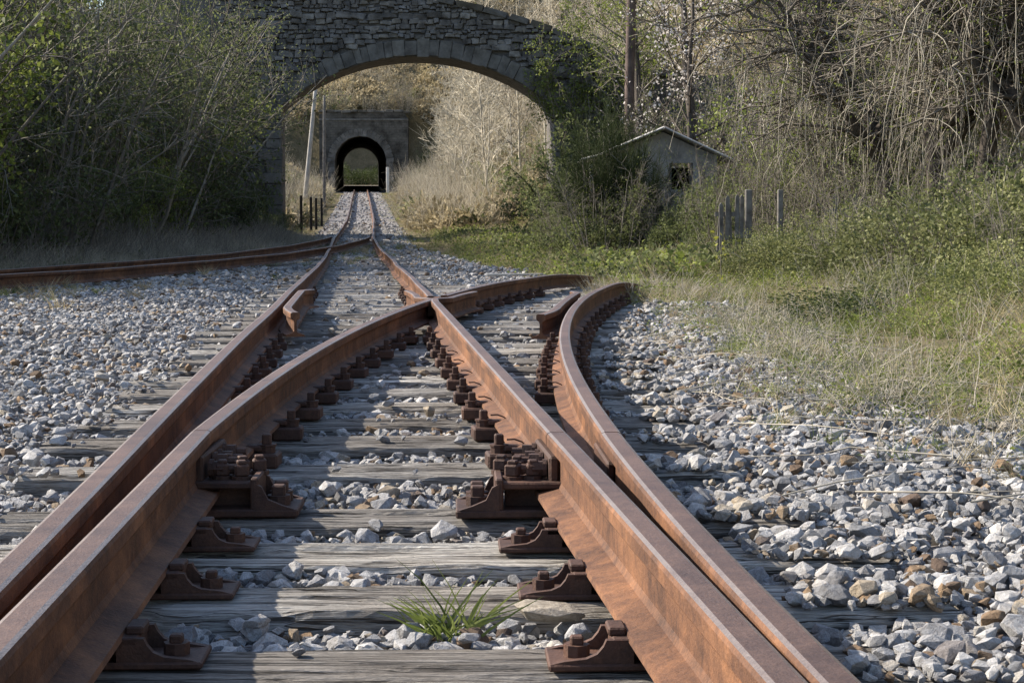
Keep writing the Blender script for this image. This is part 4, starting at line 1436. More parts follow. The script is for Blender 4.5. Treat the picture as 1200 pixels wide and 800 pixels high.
for xx, zz in ((wl + 0.09, zwl), (wr - 0.09, zwr)):
    bm = bmesh.new(); bm_box(bm, (xx, 2.0, zz / 2 - 0.1), (0.18, 3.6, zz - 0.1)); link('side_wall', bm_mesh('side_wall', bm, MAT['plaster']), hut)
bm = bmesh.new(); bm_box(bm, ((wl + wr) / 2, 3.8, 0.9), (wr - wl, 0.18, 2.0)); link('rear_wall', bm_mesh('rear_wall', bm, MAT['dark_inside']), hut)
bm = bmesh.new()
for sx in (wx0 + 0.03, wx1 - 0.03): bm_box(bm, (sx, 0.09, (wz0 + wz1) / 2), (0.05, 0.10, wz0 - wz1))
link('window_frame', bm_mesh('window_frame', bm, MAT['grey_wood']), hut)
def corr_sheet(x0, z0, x1, z1, y0, y1, w=0.08):
    nxs = 9; nys = int((y1 - y0) / 0.045)
    V = []; F = []
    for j in range(nys + 1):
        y = y0 + (y1 - y0) * j / nys
        c = 0.02 * math.sin(j * math.pi / 2)
        for i in range(nxs):
            t = i / (nxs - 1)
            for dz in (0, -0.02): V.append((x0 + (x1 - x0) * t, y, z0 + (z1 - z0) * t + c + dz))
    st = nxs * 2
    for j in range(nys):
        for i in range(nxs - 1):
            a = j * st + i * 2
            F.append((a, a + 2, a + 2 + st, a + st)); F.append((a + 1, a + 1 + st, a + 3 + st, a + 3))
    for j in range(nys):
        a = j * st; F.append((a, a + st, a + st + 1, a + 1)); a += (nxs - 1) * 2; F.append((a, a + 1, a + 1 + st, a + st))
    for i in range(nxs - 1):
        a = i * 2; F.append((a, a + 1, a + 3, a + 2))
    return mesh_np('roof_sheet', V, F, MAT['asbestos_sheet'])
for k in range(4):
    link('roof_sheet', corr_sheet(rx - 0.01, rz_ + 0.01 * (k % 2), lx, lz + 0.01 * (k % 2), -0.35 + k * 1.08, -0.33 + (k + 1) * 1.08), hut)
    link('roof_sheet', corr_sheet(rx + 0.01, rz_ + 0.01 * (k % 2), ex, ez + 0.01 * (k % 2), -0.30 + k * 1.08, -0.28 + (k + 1) * 1.08), hut)
px0 = hl(681, 187); px1 = hl(735, 172)
link('porch_roof', corr_sheet(px0[0], px0[1], px1[0], px1[1] - 0.03, -0.2, 2.0), hut)
for px, pt, pb in ((693, 193, 246), (712, 192, 246), (728, 190, 246)):
    a = hl(px, pt); b_ = hl(px, 262)
    bm = bmesh.new(); bm_box(bm, (a[0], -0.05, a[1] / 2 - 0.1), (0.075, 0.075, a[1] + 0.2), bev=0.008)
    link('porch_post', bm_mesh('porch_post', bm, MAT['white_paint']), hut)

# ------------------------------------------------------------------ picket fence and posts
def fence(px0, px1, Y, label, npk, top=226, bot=266, name='picket_fence'):
    a = at(px0, bot, Y); b_ = at(px1, bot, Y)
    g = ground(a.x, Y)
    zt_ = at(px0, top, Y).z - g
    f = tag(empty(name, (a.x, Y, g)), label, 'fence')
    Lf = b_.x - a.x
    for k in range(npk):
        bm = bmesh.new()
        hh = zt_ * rnd.uniform(0.88, 1.02)
        ww = 0.055
        bm_prism(bm, [(-ww / 2, -0.05), (ww / 2, -0.05), (ww / 2, hh - 0.04), (0, hh), (-ww / 2, hh - 0.04)], -0.01, 0.012)
        o = link('picket', bm_mesh('picket', bm, MAT['grey_wood']), f)
        o.location = (Lf * (k + 0.5) / npk, rnd.uniform(-.01, .01), 0); o.rotation_euler = (rnd.uniform(-.05, .05), rnd.uniform(-.06, .06), rnd.uniform(-.1, .1))
    for zz in (0.3, 0.75):
        bm = bmesh.new(); bm_box(bm, (Lf / 2, 0.035, zt_ * zz), (Lf, 0.035, 0.06)); link('fence_rail', bm_mesh('fence_rail', bm, MAT['grey_wood']), f)
    return f
fence(838, 872, 23.0, 'grey wooden picket fence beside the hut, lost in brambles', 6)
fence(972, 1010, 22.0, 'short broken run of grey pickets under the vine hung trees', 6)
def post(px, top, bot, Y, wd, label, name='fence_post', mat='grey_wood', lean=0.0, group=None, cat='post', d=None):
    a = at(px, bot, Y); g = ground(a.x, Y)
    h = at(px, top, Y).z - g
    bm = bmesh.new(); bm_box(bm, (0, 0, h / 2 - 0.15), (wd, d or wd, h + 0.3), bev=wd * 0.12)
    o = link(name, bm_mesh(name, bm, MAT[mat])); o.location = (a.x, Y, g); o.rotation_euler = (0, lean, 0)
    return tag(o, label, cat, group)
post(877, 222, 266, 22.9, 0.095, 'squared pale grey wooden post at the end of the picket fence')
post(914, 222, 272, 22.0, 0.07, 'lone thin grey fence post standing right of the picket fence')
def pole(px0, py0, px1, py1, Y, r0, r1, label, name, mat, cat='pole', sink=True):
    a = at(px0, py0, Y); b_ = at(px1, py1, Y)
    d = (b_ - a).normalized()
    g = ground(a.x, Y)
    if sink: a = a - d * max(0, (a.z - g + 0.3)) / max(d.z, .2)
    n = 8
    pts = [np.array(a + (b_ - a) * (i / n)) - np.array(a) for i in range(n + 1)]
    V, F = tubes_np([(pts, np.linspace(r0, r1, n + 1))], 10)
    top = list(range(n * 10, n * 10 + 10))
    me = mesh_np(name, list(V), [tuple(q) for q in F] + [tuple(top)], MAT[mat], smooth=True)
    o = link(name, me); o.location = a
    return tag(o, label, cat)
pole(356, 250, 370.5, 96, 74.0, 0.12, 0.085, 'tall pale leaning timber pole seen through the left of the arch', 'utility_pole', 'pole_wood')
pole(380, 240, 380, 112, 84.0, 0.09, 0.07, 'slim grey post behind the leaning pole, left of the tunnel', 'line_post', 'grey_wood')
pole(738, 95, 741, -60, 46.0, 0.14, 0.12, 'dark brown utility pole rising out of the bushes right of the bridge', 'utility_pole', 'dark_pole')
pole(648, 214, 648.5, 128, 61.0, 0.085, 0.075, 'thin whitish pole just inside the right side of the arch', 'line_post', 'pole_wood')
for i, (px, tp, bt, Y) in enumerate(((353, 229, 256, 60), (364.5, 231, 257, 62), (370.5, 232, 258, 64), (377, 232, 252, 68))):
    post(px, tp, bt, Y, 0.09, ['leftmost of four black iron fence posts left of the line', 'second from left of four black iron fence posts left of the line', 'third from left of four black iron fence posts left of the line', 'rightmost of four black iron fence posts left of the line'][i], 'iron_post', 'black_iron', group='black posts left of the line')
post(454.5, 196, 223, 137.0, 0.24, 'white painted marker post at the right edge of the tunnel mouth', 'marker_post', 'white_paint')
# fallen white stick on the ballast
o = pole(571, 309.5, 640, 309.0, 24.5, 0.02, 0.016, 'thin bleached stick lying on the gravel right of the main line', 'fallen_stick', 'pole_wood', 'stick', sink=False)
o.location.z = float(bed_np(o.location.x, 24.5)) + 0.03
o.rotation_euler = (0, 0.0, 0.02)

# ------------------------------------------------------------------ grass and ground cover (stuff)
def tuft_mesh(seed, n, h, w, mat, spread=0.06, lean=0.6, curve=0.5):
    r = rg(seed)
    V = []; F = []
    for i in range(n):
        a = r.uniform(0, 6.28); b0 = np.array([r.normal(0, spread), r.normal(0, spread), -0.01])
        L = h * r.uniform(0.5, 1.15); l = lean * r.uniform(0.2, 1.2)
        d = np.array([math.cos(a) * l, math.sin(a) * l, 1.0]); d /= np.linalg.norm(d)
        s = np.cross(d, [math.cos(a + 1.2), math.sin(a + 1.2), 0.1]); s /= np.linalg.norm(s)
        p = b0.copy(); k0 = len(V)
        seg = 3
        for k in range(seg + 1):
            ww = w * (1 - k / seg) ** 0.7 * 0.5 + 0.0003
            V.append(p - s * ww); V.append(p + s * ww)
            d = d + np.array([math.cos(a), math.sin(a), -0.35]) * curve * 0.35 * r.uniform(.5, 1.4); d /= np.linalg.norm(d)
            p = p + d * L / seg
        for k in range(seg):
            q = k0 + 2 * k; F.append((q, q + 1, q + 3, q + 2))
    return mesh_np('tuft', V, np.array(F), mat)
def herb_mesh(seed, n, h, size, mat, spread=0.08):
    r = rg(seed)
    P_ = np.stack([r.normal(0, spread, n), r.normal(0, spread, n), r.random(n) * h], -1)
    D = r.normal(size=(n, 3)); D[:, 2] = np.abs(D[:, 2]) * 0.6
    V, F = leaves_np(P_, D, size * r.uniform(.6, 1.3, n), r, 0.6)
    return mesh_np('herb', V, F, mat)
def dead_stem_mesh(seed, n, h, mat, spread=0.12, lean=0.8):
    r = rg(seed); st = []
    for _ in range(n):
        a = r.uniform(0, 6.28); l = lean * r.random()
        q, _ = branch_path(r, (r.normal(0, spread), r.normal(0, spread), -0.02), (math.cos(a) * l, math.sin(a) * l, 1), h * r.uniform(.5, 1.2), 4, 0.12)
        st.append((q, np.linspace(0.004, 0.0018, 5)))
        for k in range(2):
            j = r.integers(1, 4)
            q2, _ = branch_path(r, q[j], r.normal(0, .6, 3) + np.array([0, 0, .5]), h * 0.3, 2, .15)
            st.append((q2, [0.0025, 0.002, 0.0014]))
    V, F = tubes_np(st, 3)
    return mesh_np('dead_stems', V, F, mat)

def scatter_xy(X, Y, zf, size, idx, rng, tilt_=0.15):
    n = len(X)
    rot = rng.normal(0, tilt_, (n, 3)); rot[:, 2] = rng.uniform(0, 6.28, n)
    return np.stack([X, Y, zf(X, Y)], -1), rot, np.stack([size, size, size], -1), idx

gv = [tuft_mesh(1, 26, 0.30, 0.006, MAT['straw']), tuft_mesh(2, 26, 0.38, 0.006, MAT['straw'], lean=0.9), tuft_mesh(3, 24, 0.22, 0.006, MAT['grass_green']), tuft_mesh(4, 24, 0.30, 0.006, MAT['grass_green']),
      herb_mesh(5, 40, 0.22, 0.035, MAT['leaf_spring']), herb_mesh(6, 46, 0.14, 0.032, MAT['leaf_bramble'], 0.11), dead_stem_mesh(7, 6, 0.55, MAT['vine_pale']), dead_stem_mesh(8, 7, 0.4, MAT['vine_pale'], lean=2.5)]
BANKV = variants('bank_tuft', gv)
r = rg(900)
n = 46000
Y = 3.5 + 30 * r.random(n) ** 1.25; X = r.uniform(0.6, 9.5, n)
edge = X - bed_right(Y) + 0.35 * vnoise(X, Y, 0.8, 31)
lim = X < 0.33 * Y + 0.9
dens = np.clip(0.22 + edge * 0.9, 0.0, 1.0) * np.where(Y < 8, 0.9, 0.75)
patch = vnoise(X, Y, 0.6, 44)
dens *= np.where(edge < 1.0, np.clip(0.55 + patch, 0.08, 1), 1)
k = lim & (edge > -0.5) & (r.random(n) < dens) & ~((Y > 22) & (X < 0.35 * (Y - 22) * 0 + bed_right(Y)))
X, Y, edge, patch = X[k], Y[k], edge[k], patch[k]
n = len(X)
green = r.random(n) < np.clip(0.62 + 0.5 * patch, 0.2, 0.92)
idx = np.where(green, r.choice([2, 3, 4, 4, 5, 5], n), r.choice([0, 0, 1, 6, 7], n))
size = np.clip(0.30 + 0.22 * edge, 0.25, 1.0) * r.uniform(0.7, 1.3, n)
idx = np.where((idx >= 6) & (r.random(n) < 0.6), 5, idx)
def zbank(X, Y): return np.maximum(ground_np(X, Y), np.where(X < bed_right(Y) + 0.3, bed_np(X, Y) - 0.01, -9))
o = scatter('bank_grass', *scatter_xy(X, Y, zbank, size, idx, r), BANKV)
tag(o, 'sunlit mix of dry straw and green weeds on the right bank', 'grass')

n = 420
Y = r.uniform(15.2, 20.5, n); X = np.array([railD(v) for v in Y]) + r.normal(0.30, 0.28, n) - np.where(Y > 17, (Y - 17) * 0.22, 0)
o = scatter('end_of_track_grass', *scatter_xy(X, Y, lambda a, b: bed_np(a, b) - 0.02, r.uniform(0.45, 1.0, n) * np.clip((Y - 13.6) / 2.5, 0.35, 1), r.choice([0, 0, 1, 2, 3, 4, 7], n), r), BANKV)
tag(o, 'tangled straw and grass swallowing the end of the curved rails', 'grass')

# left verge: grey dry grass between the side track and the thicket
gl = [tuft_mesh(11, 30, 0.42, 0.008, MAT['straw_grey']), tuft_mesh(12, 30, 0.5, 0.008, MAT['straw_grey'], lean=0.8), tuft_mesh(13, 24, 0.3, 0.008, MAT['grass_green']), dead_stem_mesh(14, 8, 0.6, MAT['bark_grey']), herb_mesh(15, 40, 0.2, 0.04, MAT['leaf_dark'])]
LV = variants('verge_tuft', gl)
n = 26000
Y = r.uniform(9, 50, n); X = r.uniform(-15, -3.5, n)
outer_ = np.array([sideA(v) for v in Y]) - 0.35
k = (X < outer_ + 0.15 * vnoise(X, Y, 1.2, 3)) & (X > -0.33 * Y - 1.5) & (X > outer_ - 5.5)
X, Y = X[k], Y[k]; n = len(X)
idx = r.choice([0, 0, 1, 1, 2, 3, 4], n); size = r.uniform(0.7, 1.4, n) * np.clip(0.5 + 0.5 * (outer_[k] - X), 0.45, 1.5)
o = scatter('verge_grass', *scatter_xy(X, Y, lambda a, b: np.maximum(ground_np(a, b), bed_np(a, b) * (a > bed_left(b)) - 9 * (a <= bed_left(b))), size, idx, r), LV)
tag(o, 'dull grey dry grass along the left side track below the thicket', 'grass')

# green and shaded verge before and beyond the bridge
gm = [tuft_mesh(21, 26, 0.26, 0.010, MAT['grass_green']), tuft_mesh(22, 26, 0.34, 0.010, MAT['straw']), herb_mesh(23, 50, 0.26, 0.06, MAT['leaf_dark'], 0.14), herb_mesh(24, 50, 0.26, 0.06, MAT['leaf_spring'], 0.14)]
MV = variants('lineside_tuft', gm)
n = 26000
Y = 21 + 115 * r.random(n) ** 1.6; X = Xc(Y) + r.uniform(-9, 11, n)
s = X - Xc(Y)
right = (X > bed_right(Y) - 0.1 + 0.4 * vnoise(X, Y, 0.6, 3)) & (Y > 22)
left = (X < Xc(Y) - 1.5 + 0.5 * vnoise(X, Y, 0.4, 9)) & (Y > 47)
k = (right | left)
X, Y, s = X[k], Y[k], s[k]; n = len(X)
idx = np.where(Y > 57, r.choice([0, 1, 1, 1, 1, 3], n), r.choice([0, 1, 1, 2, 3], n)); size = r.uniform(0.5, 1.3, n) * np.clip((np.abs(s) - 1.2) * 0.5, 0.35, 1.3)
o = scatter('lineside_grass', *scatter_xy(X, Y, lambda a, b: ground_np(a, b), size, idx, r), MV)
tag(o, 'low green grass beside the main line around the bridge', 'grass')
# thin weeds growing through the gravel by the left crossing and between the side rails
n = 900
Y = r.uniform(14, 46, n); X = np.array([Xc(v) + side_off(v) for v in Y]) + r.normal(0.3, 0.75, n)
k = vnoise(X, Y, 0.5, 77) > -0.1
X, Y = X[k], Y[k]
o = scatter('track_weeds', *scatter_xy(X, Y, lambda a, b: bed_np(a, b) - 0.01, r.uniform(0.25, 0.7, len(X)), r.choice([0, 1, 1], len(X)), r), MV)
tag(o, 'thin weeds growing between the rails of the side track', 'weeds')

# hillside ground cover
def clump(seed, mat, n=240, size=0.16, Rr=0.6, h=0.7):
    r = rg(seed); u = r.normal(size=(n, 3)); u /= np.linalg.norm(u, axis=1, keepdims=True); u[:, 2] = np.abs(u[:, 2])
    P_ = u * (r.random(n) ** 0.5)[:, None] * np.array([Rr, Rr, h])
    V, F = leaves_np(P_, u + r.normal(0, .8, (n, 3)), size * r.uniform(.5, 1.4, n), r, 0.45)
    return mesh_np('clump', V, F, mat)
HV = variants('hill_clump', [clump(31, MAT['leaf_tan']), clump(32, MAT['straw'], size=0.2), clump(33, MAT['leaf_bramble']), clump(34, MAT['leaf_tan'], size=0.22), dead_stem_mesh(35, 26, 1.5, MAT['bark_pale'], 0.4)])
n = 15000
Y = r.uniform(58, 178, n); X = Xc(Y) + r.uniform(-28, 46, n)
z = ground_np(X, Y)
s = X - Xc(Y)
k = (z > zt(np.minimum(Y, 141)) + 0.2) & (np.abs(X) < 0.34 * Y + 3)
X, Y, z, s = X[k], Y[k], z[k], s[k]; n = len(X)
low = (z - zt(np.minimum(Y, 141)) < 3.2)
gr = r.random(n) < np.where(low, 0.30, 0.05)
idx = np.where(gr, 2, r.choice([0, 0, 1, 3, 4, 4], n))
Y2 = r.uniform(60, 128, 1500); X2 = Xc(Y2) + np.where(r.random(1500) < 0.7, r.uniform(2.5, 5.5, 1500) + np.clip((Y2 - 85) / 43, 0, 1) * 1.0, -r.uniform(2.6, 5.0, 1500))
X = np.concatenate([X, X2]); Y = np.concatenate([Y, Y2]); z = np.concatenate([z, ground_np(X2, Y2)]); idx = np.concatenate([idx, r.choice([0, 1, 1, 2, 4, 4], 1500)]); n = len(X)
o = scatter('hillside_bracken', np.stack([X, Y, z - 0.1], -1), np.stack([r.normal(0, .2, n), r.normal(0, .2, n), r.uniform(0, 6.28, n)], -1), np.repeat(r.uniform(0.7, 1.7, (n, 1)), 3, 1), idx, HV)
tag(o, 'sunlit tan bracken and brambles covering the hillside behind the bridge', 'undergrowth')

n = 3600
Y = 3.4 + 14 * r.random(n) ** 1.2; X = bed_right(Y) + r.normal(0.12, 0.30, n)
k = (X < 0.33 * Y + 0.9) & (r.random(n) < np.clip(0.5 + 0.8 * vnoise(X, Y, 0.9, 51), 0.05, 1))
X, Y = X[k], Y[k]; n = len(X)
o = scatter('straw_litter', *scatter_xy(X, Y, lambda a, b: np.maximum(bed_np(a, b), ground_np(a, b)) + 0.01, r.uniform(0.2, 0.5, n), r.choice([7, 7, 5, 5, 4, 2, 0], n), r, 0.7), BANKV)
tag(o, 'flattened straw and small weeds along the edge of the right ballast', 'straw')
# dead twigs lying on the right ballast
tw = []
for i in range(46):
    y = r.uniform(3.2, 11); x0 = float(bed_right(y)) + r.uniform(-0.7, 0.6)
    a = r.normal(0, 0.6) + (math.pi if r.random() < .5 else 0)
    L = r.uniform(0.3, 1.1)
    q = []
    for t in np.linspace(0, 1, 7):
        xx = x0 + math.cos(a) * L * (t - .5) + r.normal(0, .012); yy = y + math.sin(a) * L * (t - .5) + r.normal(0, .012)
        q.append((xx, yy, max(float(bed_np(xx, yy)), ground(xx, yy)) + 0.03 + r.uniform(0, 0.015)))
    tw.append((q, np.linspace(0.0028, 0.0012, 7)))
V, F = tubes_np(tw, 4)
tag(link('twig_litter', mesh_np('twig_litter', V, F, MAT['vine_pale'])), 'dry twigs and stalks strewn over the right ballast shoulder', 'twigs', kind='stuff')

# ------------------------------------------------------------------ single plants
# grass tuft between the near sleepers
d = ray(527, 740); Yq = (-0.215 - CAM_Z) / d.z
gt = tag(empty('grass_tuft', (d.x * Yq, Yq, -0.225)), 'bright green grass tuft growing between the two nearest sleepers', 'grass tuft')
link('blades', tuft_mesh(55, 60, 0.165, 0.006, MAT['grass_green'], 0.020, 0.95, 0.55), gt)
# yellow-leaved sapling by the fence
d = at(846, 312, 19.0)
sp = empty('yellow_sapling', (d.x, 19.0, ground(d.x, 19.0)))
tag(sp, 'small sapling with yellow green leaves in front of the picket fence', 'sapling')
q, _ = branch_path(rg(5), (0, 0, 0), (0, 0, 1), 0.62, 5, 0.06)
V, F = tubes_np([(q, np.linspace(0.008, 0.004, 6))], 5); link('stem', mesh_np('stem', V, F, MAT['bark_grey']), sp)
rr = rg(6); tp = np.array(q)[2:]; V, F = leaf_cloud(tp, rr, 26, 0.055, 0.05, 0.8); link('leaves', mesh_np('leaves', V, F, MAT['leaf_yellow']), sp)

# left thicket
r = rg(1234)
cnt = 0
def on_ground(x, y, dz=-0.05): return (x, y, ground(x, y) + dz)
for i in range(84):
    y = r.uniform(17, 53)
    d_ = r.random() ** 1.2 * 8.0
    x = float(np.interp(y, [10, 20, 30, 45, 54], [-8.9, -8.0, -7.4, -7.2, -8.2])) - 0.5 - d_
    if x < -0.33 * y - 2.2: x = -0.33 * y - 2.2 + r.random() * 1.5
    if x > float(np.interp(y, [10, 20, 30, 45, 54], [-8.9, -8.0, -7.4, -7.2, -8.2])): continue
    if proj((x, y, 1.0))[0] + 2.4 * 2000 / y > 304 and y > 22: x = (304 - 600) * y / 2000 - 2.5 - r.random()
    u = r.random()
    if u < 0.62: pr, nm, lb, gp = THICKET[i % 5], 'thicket_shrub', 'tall twiggy shrub with sparse dark leaves in the shaded left thicket', 'twiggy shrubs of the left thicket'
    elif u < 0.72: pr, nm, lb, gp = GREYB[i % 4], 'bare_shrub', 'nearly bare grey shrub in the shaded left thicket', 'bare shrubs of the left thicket'
    else: pr, nm, lb, gp = LEAFY[i % 4], 'leafing_shrub', 'fresh green leafing shrub in the shaded left thicket', 'leafing shrubs of the left thicket'
    s = r.uniform(1.0, 1.75)
    place(pr, nm, on_ground(x, y), r.uniform(0, 6.28), s, lb, 'shrub', gp)
for i, (px, Y, s) in enumerate(((268, 50, 0.9), (300, 53.6, 0.55), (324, 53.8, 0.5), (312, 50, 0.45), (240, 46, 1.1), (205, 42, 1.2))):
    p = at(px, 262, Y)
    place(DARKL[i % 3], 'dark_bush', on_ground(p.x, Y), i, s, 'dark green leafy bush at the foot of the left bridge pier', 'bush', 'dark bushes by the left pier')
for i in range(12):
    Y = r.uniform(18, 34); x = float(np.interp(Y, [10, 20, 30, 45], [-8.9, -7.6, -7.0, -7.0])) - r.uniform(0.0, 1.2)
    place(GREYB[i % 4], 'dry_bramble', on_ground(x, Y), r.uniform(0, 6), r.uniform(0.3, 0.5), 'low tangle of dry grey stems beside the left side track', 'brambles', 'dry tangles on the left verge')
for i in range(22):
    Y = r.uniform(19, 50); x = float(np.interp(Y, [10, 20, 30, 45, 54], [-8.9, -8.0, -7.6, -7.6, -8.6])) - r.uniform(0.2, 1.8)
    if proj((x, Y, 1.0))[0] + 1.4 * 2000 / Y > 318: x = (318 - 600) * Y / 2000 - 1.5 - r.random()
    place((DARKL if i % 3 else LEAFY)[i % 3], 'thicket_bush', on_ground(x, Y), r.uniform(0, 6), r.uniform(0.6, 1.05), 'low leafy bush at the foot of the shaded left thicket', 'bush', 'low bushes along the foot of the left thicket')
for i, (px, Y, sc_) in enumerate(((60, 34, 1.75), (105, 36, 1.8), (150, 40, 1.8), (195, 45, 1.8), (20, 30, 1.7), (235, 50, 1.7))):
    p = at(px, 262, Y)
    place(THICKET[i % 5], 'thicket_shrub', on_ground(p.x - 2.5, Y), i * 1.3, sc_, 'tall twiggy shrub with sparse dark leaves in the shaded left thicket', 'shrub', 'twiggy shrubs of the left thicket')
for i, (px, Y, s) in enumerate(((38, 27, 1.0), (95, 31, 1.0), (20, 30, 1.0))):
    p = at(px, 250, Y)
    place(BARE[i % 5], 'pale_sapling', on_ground(p.x - 1.0, Y), i * 1.7, s, 'slender pale stemmed sapling standing in the left thicket', 'sapling', 'pale saplings of the left thicket')

# hillside saplings behind the bridge
for i in range(92):
    Y = r.uniform(66, 172)
    if i < 18: Y = r.uniform(66, 105); x = Xc(Y) + r.uniform(4.6, 11)
    elif i < 62: x = Xc(Y) + r.uniform(4.8, 24)
    elif i < 78: x = Xc(Y) - r.uniform(4.5, 14)
    else:
        Y = r.uniform(148, 176); x = Xc(Y) + r.uniform(-10, 12)
    place(BARE[i % 5], 'bare_sapling', on_ground(x, Y, -0.2), r.uniform(0, 6.28), r.uniform(0.7, 1.25), 'bare pale sapling on the sunlit hillside behind the bridge', 'sapling', 'bare saplings on the far hillside')
for i in range(13):
    Y = r.uniform(66, 110); x = Xc(Y) + r.uniform(3.8, 7)
    place(BRAM[i % 3], 'bramble_mound', on_ground(x, Y, -0.2), r.uniform(0, 6), r.uniform(0.7, 1.4), 'sunlit yellow green bramble mound beside the line beyond the arch', 'brambles', 'bramble mounds beyond the arch')
for i in range(8):
    Y = 226.0 + (i % 2) * 3; x = Xc(Y) + (i - 3.5) * 1.5
    place(CREEP, 'dark_bush', (x, Y, float(zt(212)) - 0.6), i, 2.3 + 0.4 * (i % 3), 'dark bush added beyond the far tunnel mouth to dim the view', 'bush', 'dark bushes beyond the tunnel')  # added dark foliage stands in for shade past the far mouth
for i in range(10):
    Y = r.uniform(62, 120); x = Xc(Y) - r.uniform(3.4, 6)
    place(LEAFY[i % 4], 'leafing_shrub', on_ground(x, Y, -0.2), r.uniform(0, 6), r.uniform(0.45, 0.8), 'leafing shrub left of the line beyond the arch', 'shrub', 'leafing shrubs beyond the arch')

for i in range(12):
    Y = r.uniform(60, 105); x = Xc(Y) - r.uniform(3.3, 7.0)
    place(GREYB[i % 4] if i % 3 else DARKL[i % 3], 'cutting_shrub', on_ground(x, Y, -0.2), r.uniform(0, 6), r.uniform(0.5, 0.85), 'scrubby bush on the cutting slope seen through the left of the arch', 'bush', 'bushes on the left cutting slope')
for i, (dx, Y, sc_) in enumerate(((4.6, 139.5, 1.5), (5.6, 137.5, 1.7), (4.9, 141.5, 2.2), (-3.9, 139.3, 1.3), (-4.3, 137, 1.6), (6.5, 140.5, 2.3))):
    place(BRAM[i % 3], 'portal_bramble', on_ground(Xc(Y) + dx, Y, -0.3), i, sc_, 'bramble growing against the flank of the tunnel portal', 'brambles', 'brambles flanking the tunnel')
for i, (dx, sc_) in enumerate(((-2.9, 0.75), (-1.2, 0.5), (0.6, 0.45), (2.2, 0.7), (3.7, 0.9))):
    place(GREYB[i % 4], 'portal_top_shrub', (Xc(142.6) + dx, 142.6, ground(Xc(142.8) + dx, 142.8) - 0.1), i, sc_, 'dry shrub hanging over the top of the tunnel portal', 'shrub', 'dry shrubs above the tunnel')
for i in range(10):
    Y = r.uniform(62, 110); x = Xc(Y) - r.uniform(4.0, 8.0)
    place(BARE[i % 5], 'cutting_sapling', on_ground(x, Y, -0.2), r.uniform(0, 6), r.uniform(0.4, 0.75), 'pale bare sapling added to brighten the left cutting slope', 'sapling', 'pale saplings on the left cutting slope')  # added pale stems stand in for sunlight on a slope facing away from it
# right of the bridge, around the hut
for i, (px, py, Y, s, kind) in enumerate(((690, 240, 50, 1.0, 'ivy'), (690, 250, 44, 0.9, 'ivy'), (672, 262, 51, 0.7, 'ivy'), (655, 275, 44, 0.4, 'ivy'), (720, 262, 31, 0.6, 'ivy'), (690, 262, 31.5, 0.7, 'ivy'), (755, 262, 31, 0.62, 'ivy'), (780, 262, 30, 0.5, 'ivy'),
                                          (806, 262, 31.5, 0.55, 'ivy'), (832, 255, 30.5, 0.8, 'ivy'), (850, 262, 28, 0.7, 'ivy'), (690, 120, 53.2, 1.5, 'top'), (662, 95, 53.6, 1.1, 'top'), (720, 90, 53, 1.6, 'top'))):
    p = at(px, py, Y)
    if kind == 'ivy':
        place(IVY[i % 2], 'ivy_mound', on_ground(p.x, Y), i, s, 'dark ivy covered mound between the bridge pier and the hut', 'ivy', 'dark ivy mounds round the hut', sxyz=(s, s, s * 1.5))
    else:
        o = place(LEAFY[i % 4], 'overhanging_shrub', (p.x, Y + 1.6, p.z - 1.0), i, s * 0.8, 'green leafing shrub overhanging the right shoulder of the bridge', 'shrub', 'green shrubs over the right bridge shoulder')
for i, (px, Y, sc_) in enumerate(((672, 52.5, 1.15), (700, 50, 1.45), (662, 54.2, 0.75), (725, 47, 1.3), (690, 45, 0.9), (640, 50, 0.45))):
    p = at(px, 262, Y)
    place(DARKL[i % 3], 'dark_bush', on_ground(p.x, Y), i * 1.4, sc_, 'dark leafy bush hiding the foot of the right bridge pier', 'bush', 'dark bushes by the right pier')
for i, (px, Y, sc_) in enumerate(((712, 31.5, 0.62), (742, 31, 0.6), (763, 30.5, 0.42), (690, 33, 0.6), (845, 30, 0.62), (822, 30, 0.38))):
    p = at(px, 262, Y)
    place(DARKL[i % 3], 'dark_bush', on_ground(p.x, Y), i * 2.1, sc_, 'dark leafy bush growing against the front of the hut', 'bush', 'dark bushes before the hut')
for i, (px, Y, s) in enumerate(((703, 38, 1.35), (722, 32, 1.15), (752, 31.5, 0.85), (698, 31.5, 1.0), (688, 40, 1.2), (748, 32.5, 0.75), (735, 32, 0.7), (712, 32.5, 0.8))):
    p = at(px, 262, Y)
    place(BROOM[i % 2], 'broom_bush', on_ground(p.x, Y), i * 2, s, 'dense dull green broom bush standing in front of the hut', 'bush', 'broom bushes by the hut', sxyz=(s * 0.62, s * 0.62, s))

for i, (px, Y, sc_) in enumerate(((745, 31, 0.42), (775, 30.5, 0.38), (700, 33, 0.5), (835, 29.5, 0.5), (860, 27, 0.42), (900, 26, 0.45), (930, 25, 0.5), (665, 36, 0.5), (715, 30.5, 0.55), (752, 31.5, 0.55), (848, 31.5, 0.62), (870, 33, 0.7))):
    p = at(px, 262, Y)
    place(GREYB[i % 4], 'low_bare_shrub', on_ground(p.x, Y), i * 1.1, sc_, 'low bare grey bush in rough grass before hut and pickets', 'bush', 'low bare bushes before the hut')
# blossom tree behind the hut
t_, b_, tp = grow_tree(71, H=6.0, r0=0.10, nb=22, spread=1.1, twigs=6, sub=3, tw=0.010, up=0.5)
bt = plant_proto(t_, b_, MAT['bark_dark'], leaf=(leaf_cloud(tp, rg(72), 2200, 0.050, 0.10, 0.9), MAT['blossom']), twig=MAT['bark_dark'])
p = at(790, 200, 41); place(bt, 'blossom_tree', on_ground(p.x + 0.5, 41), 0.5, 1.25, 'dark tree with white blossom behind the hut', 'tree')
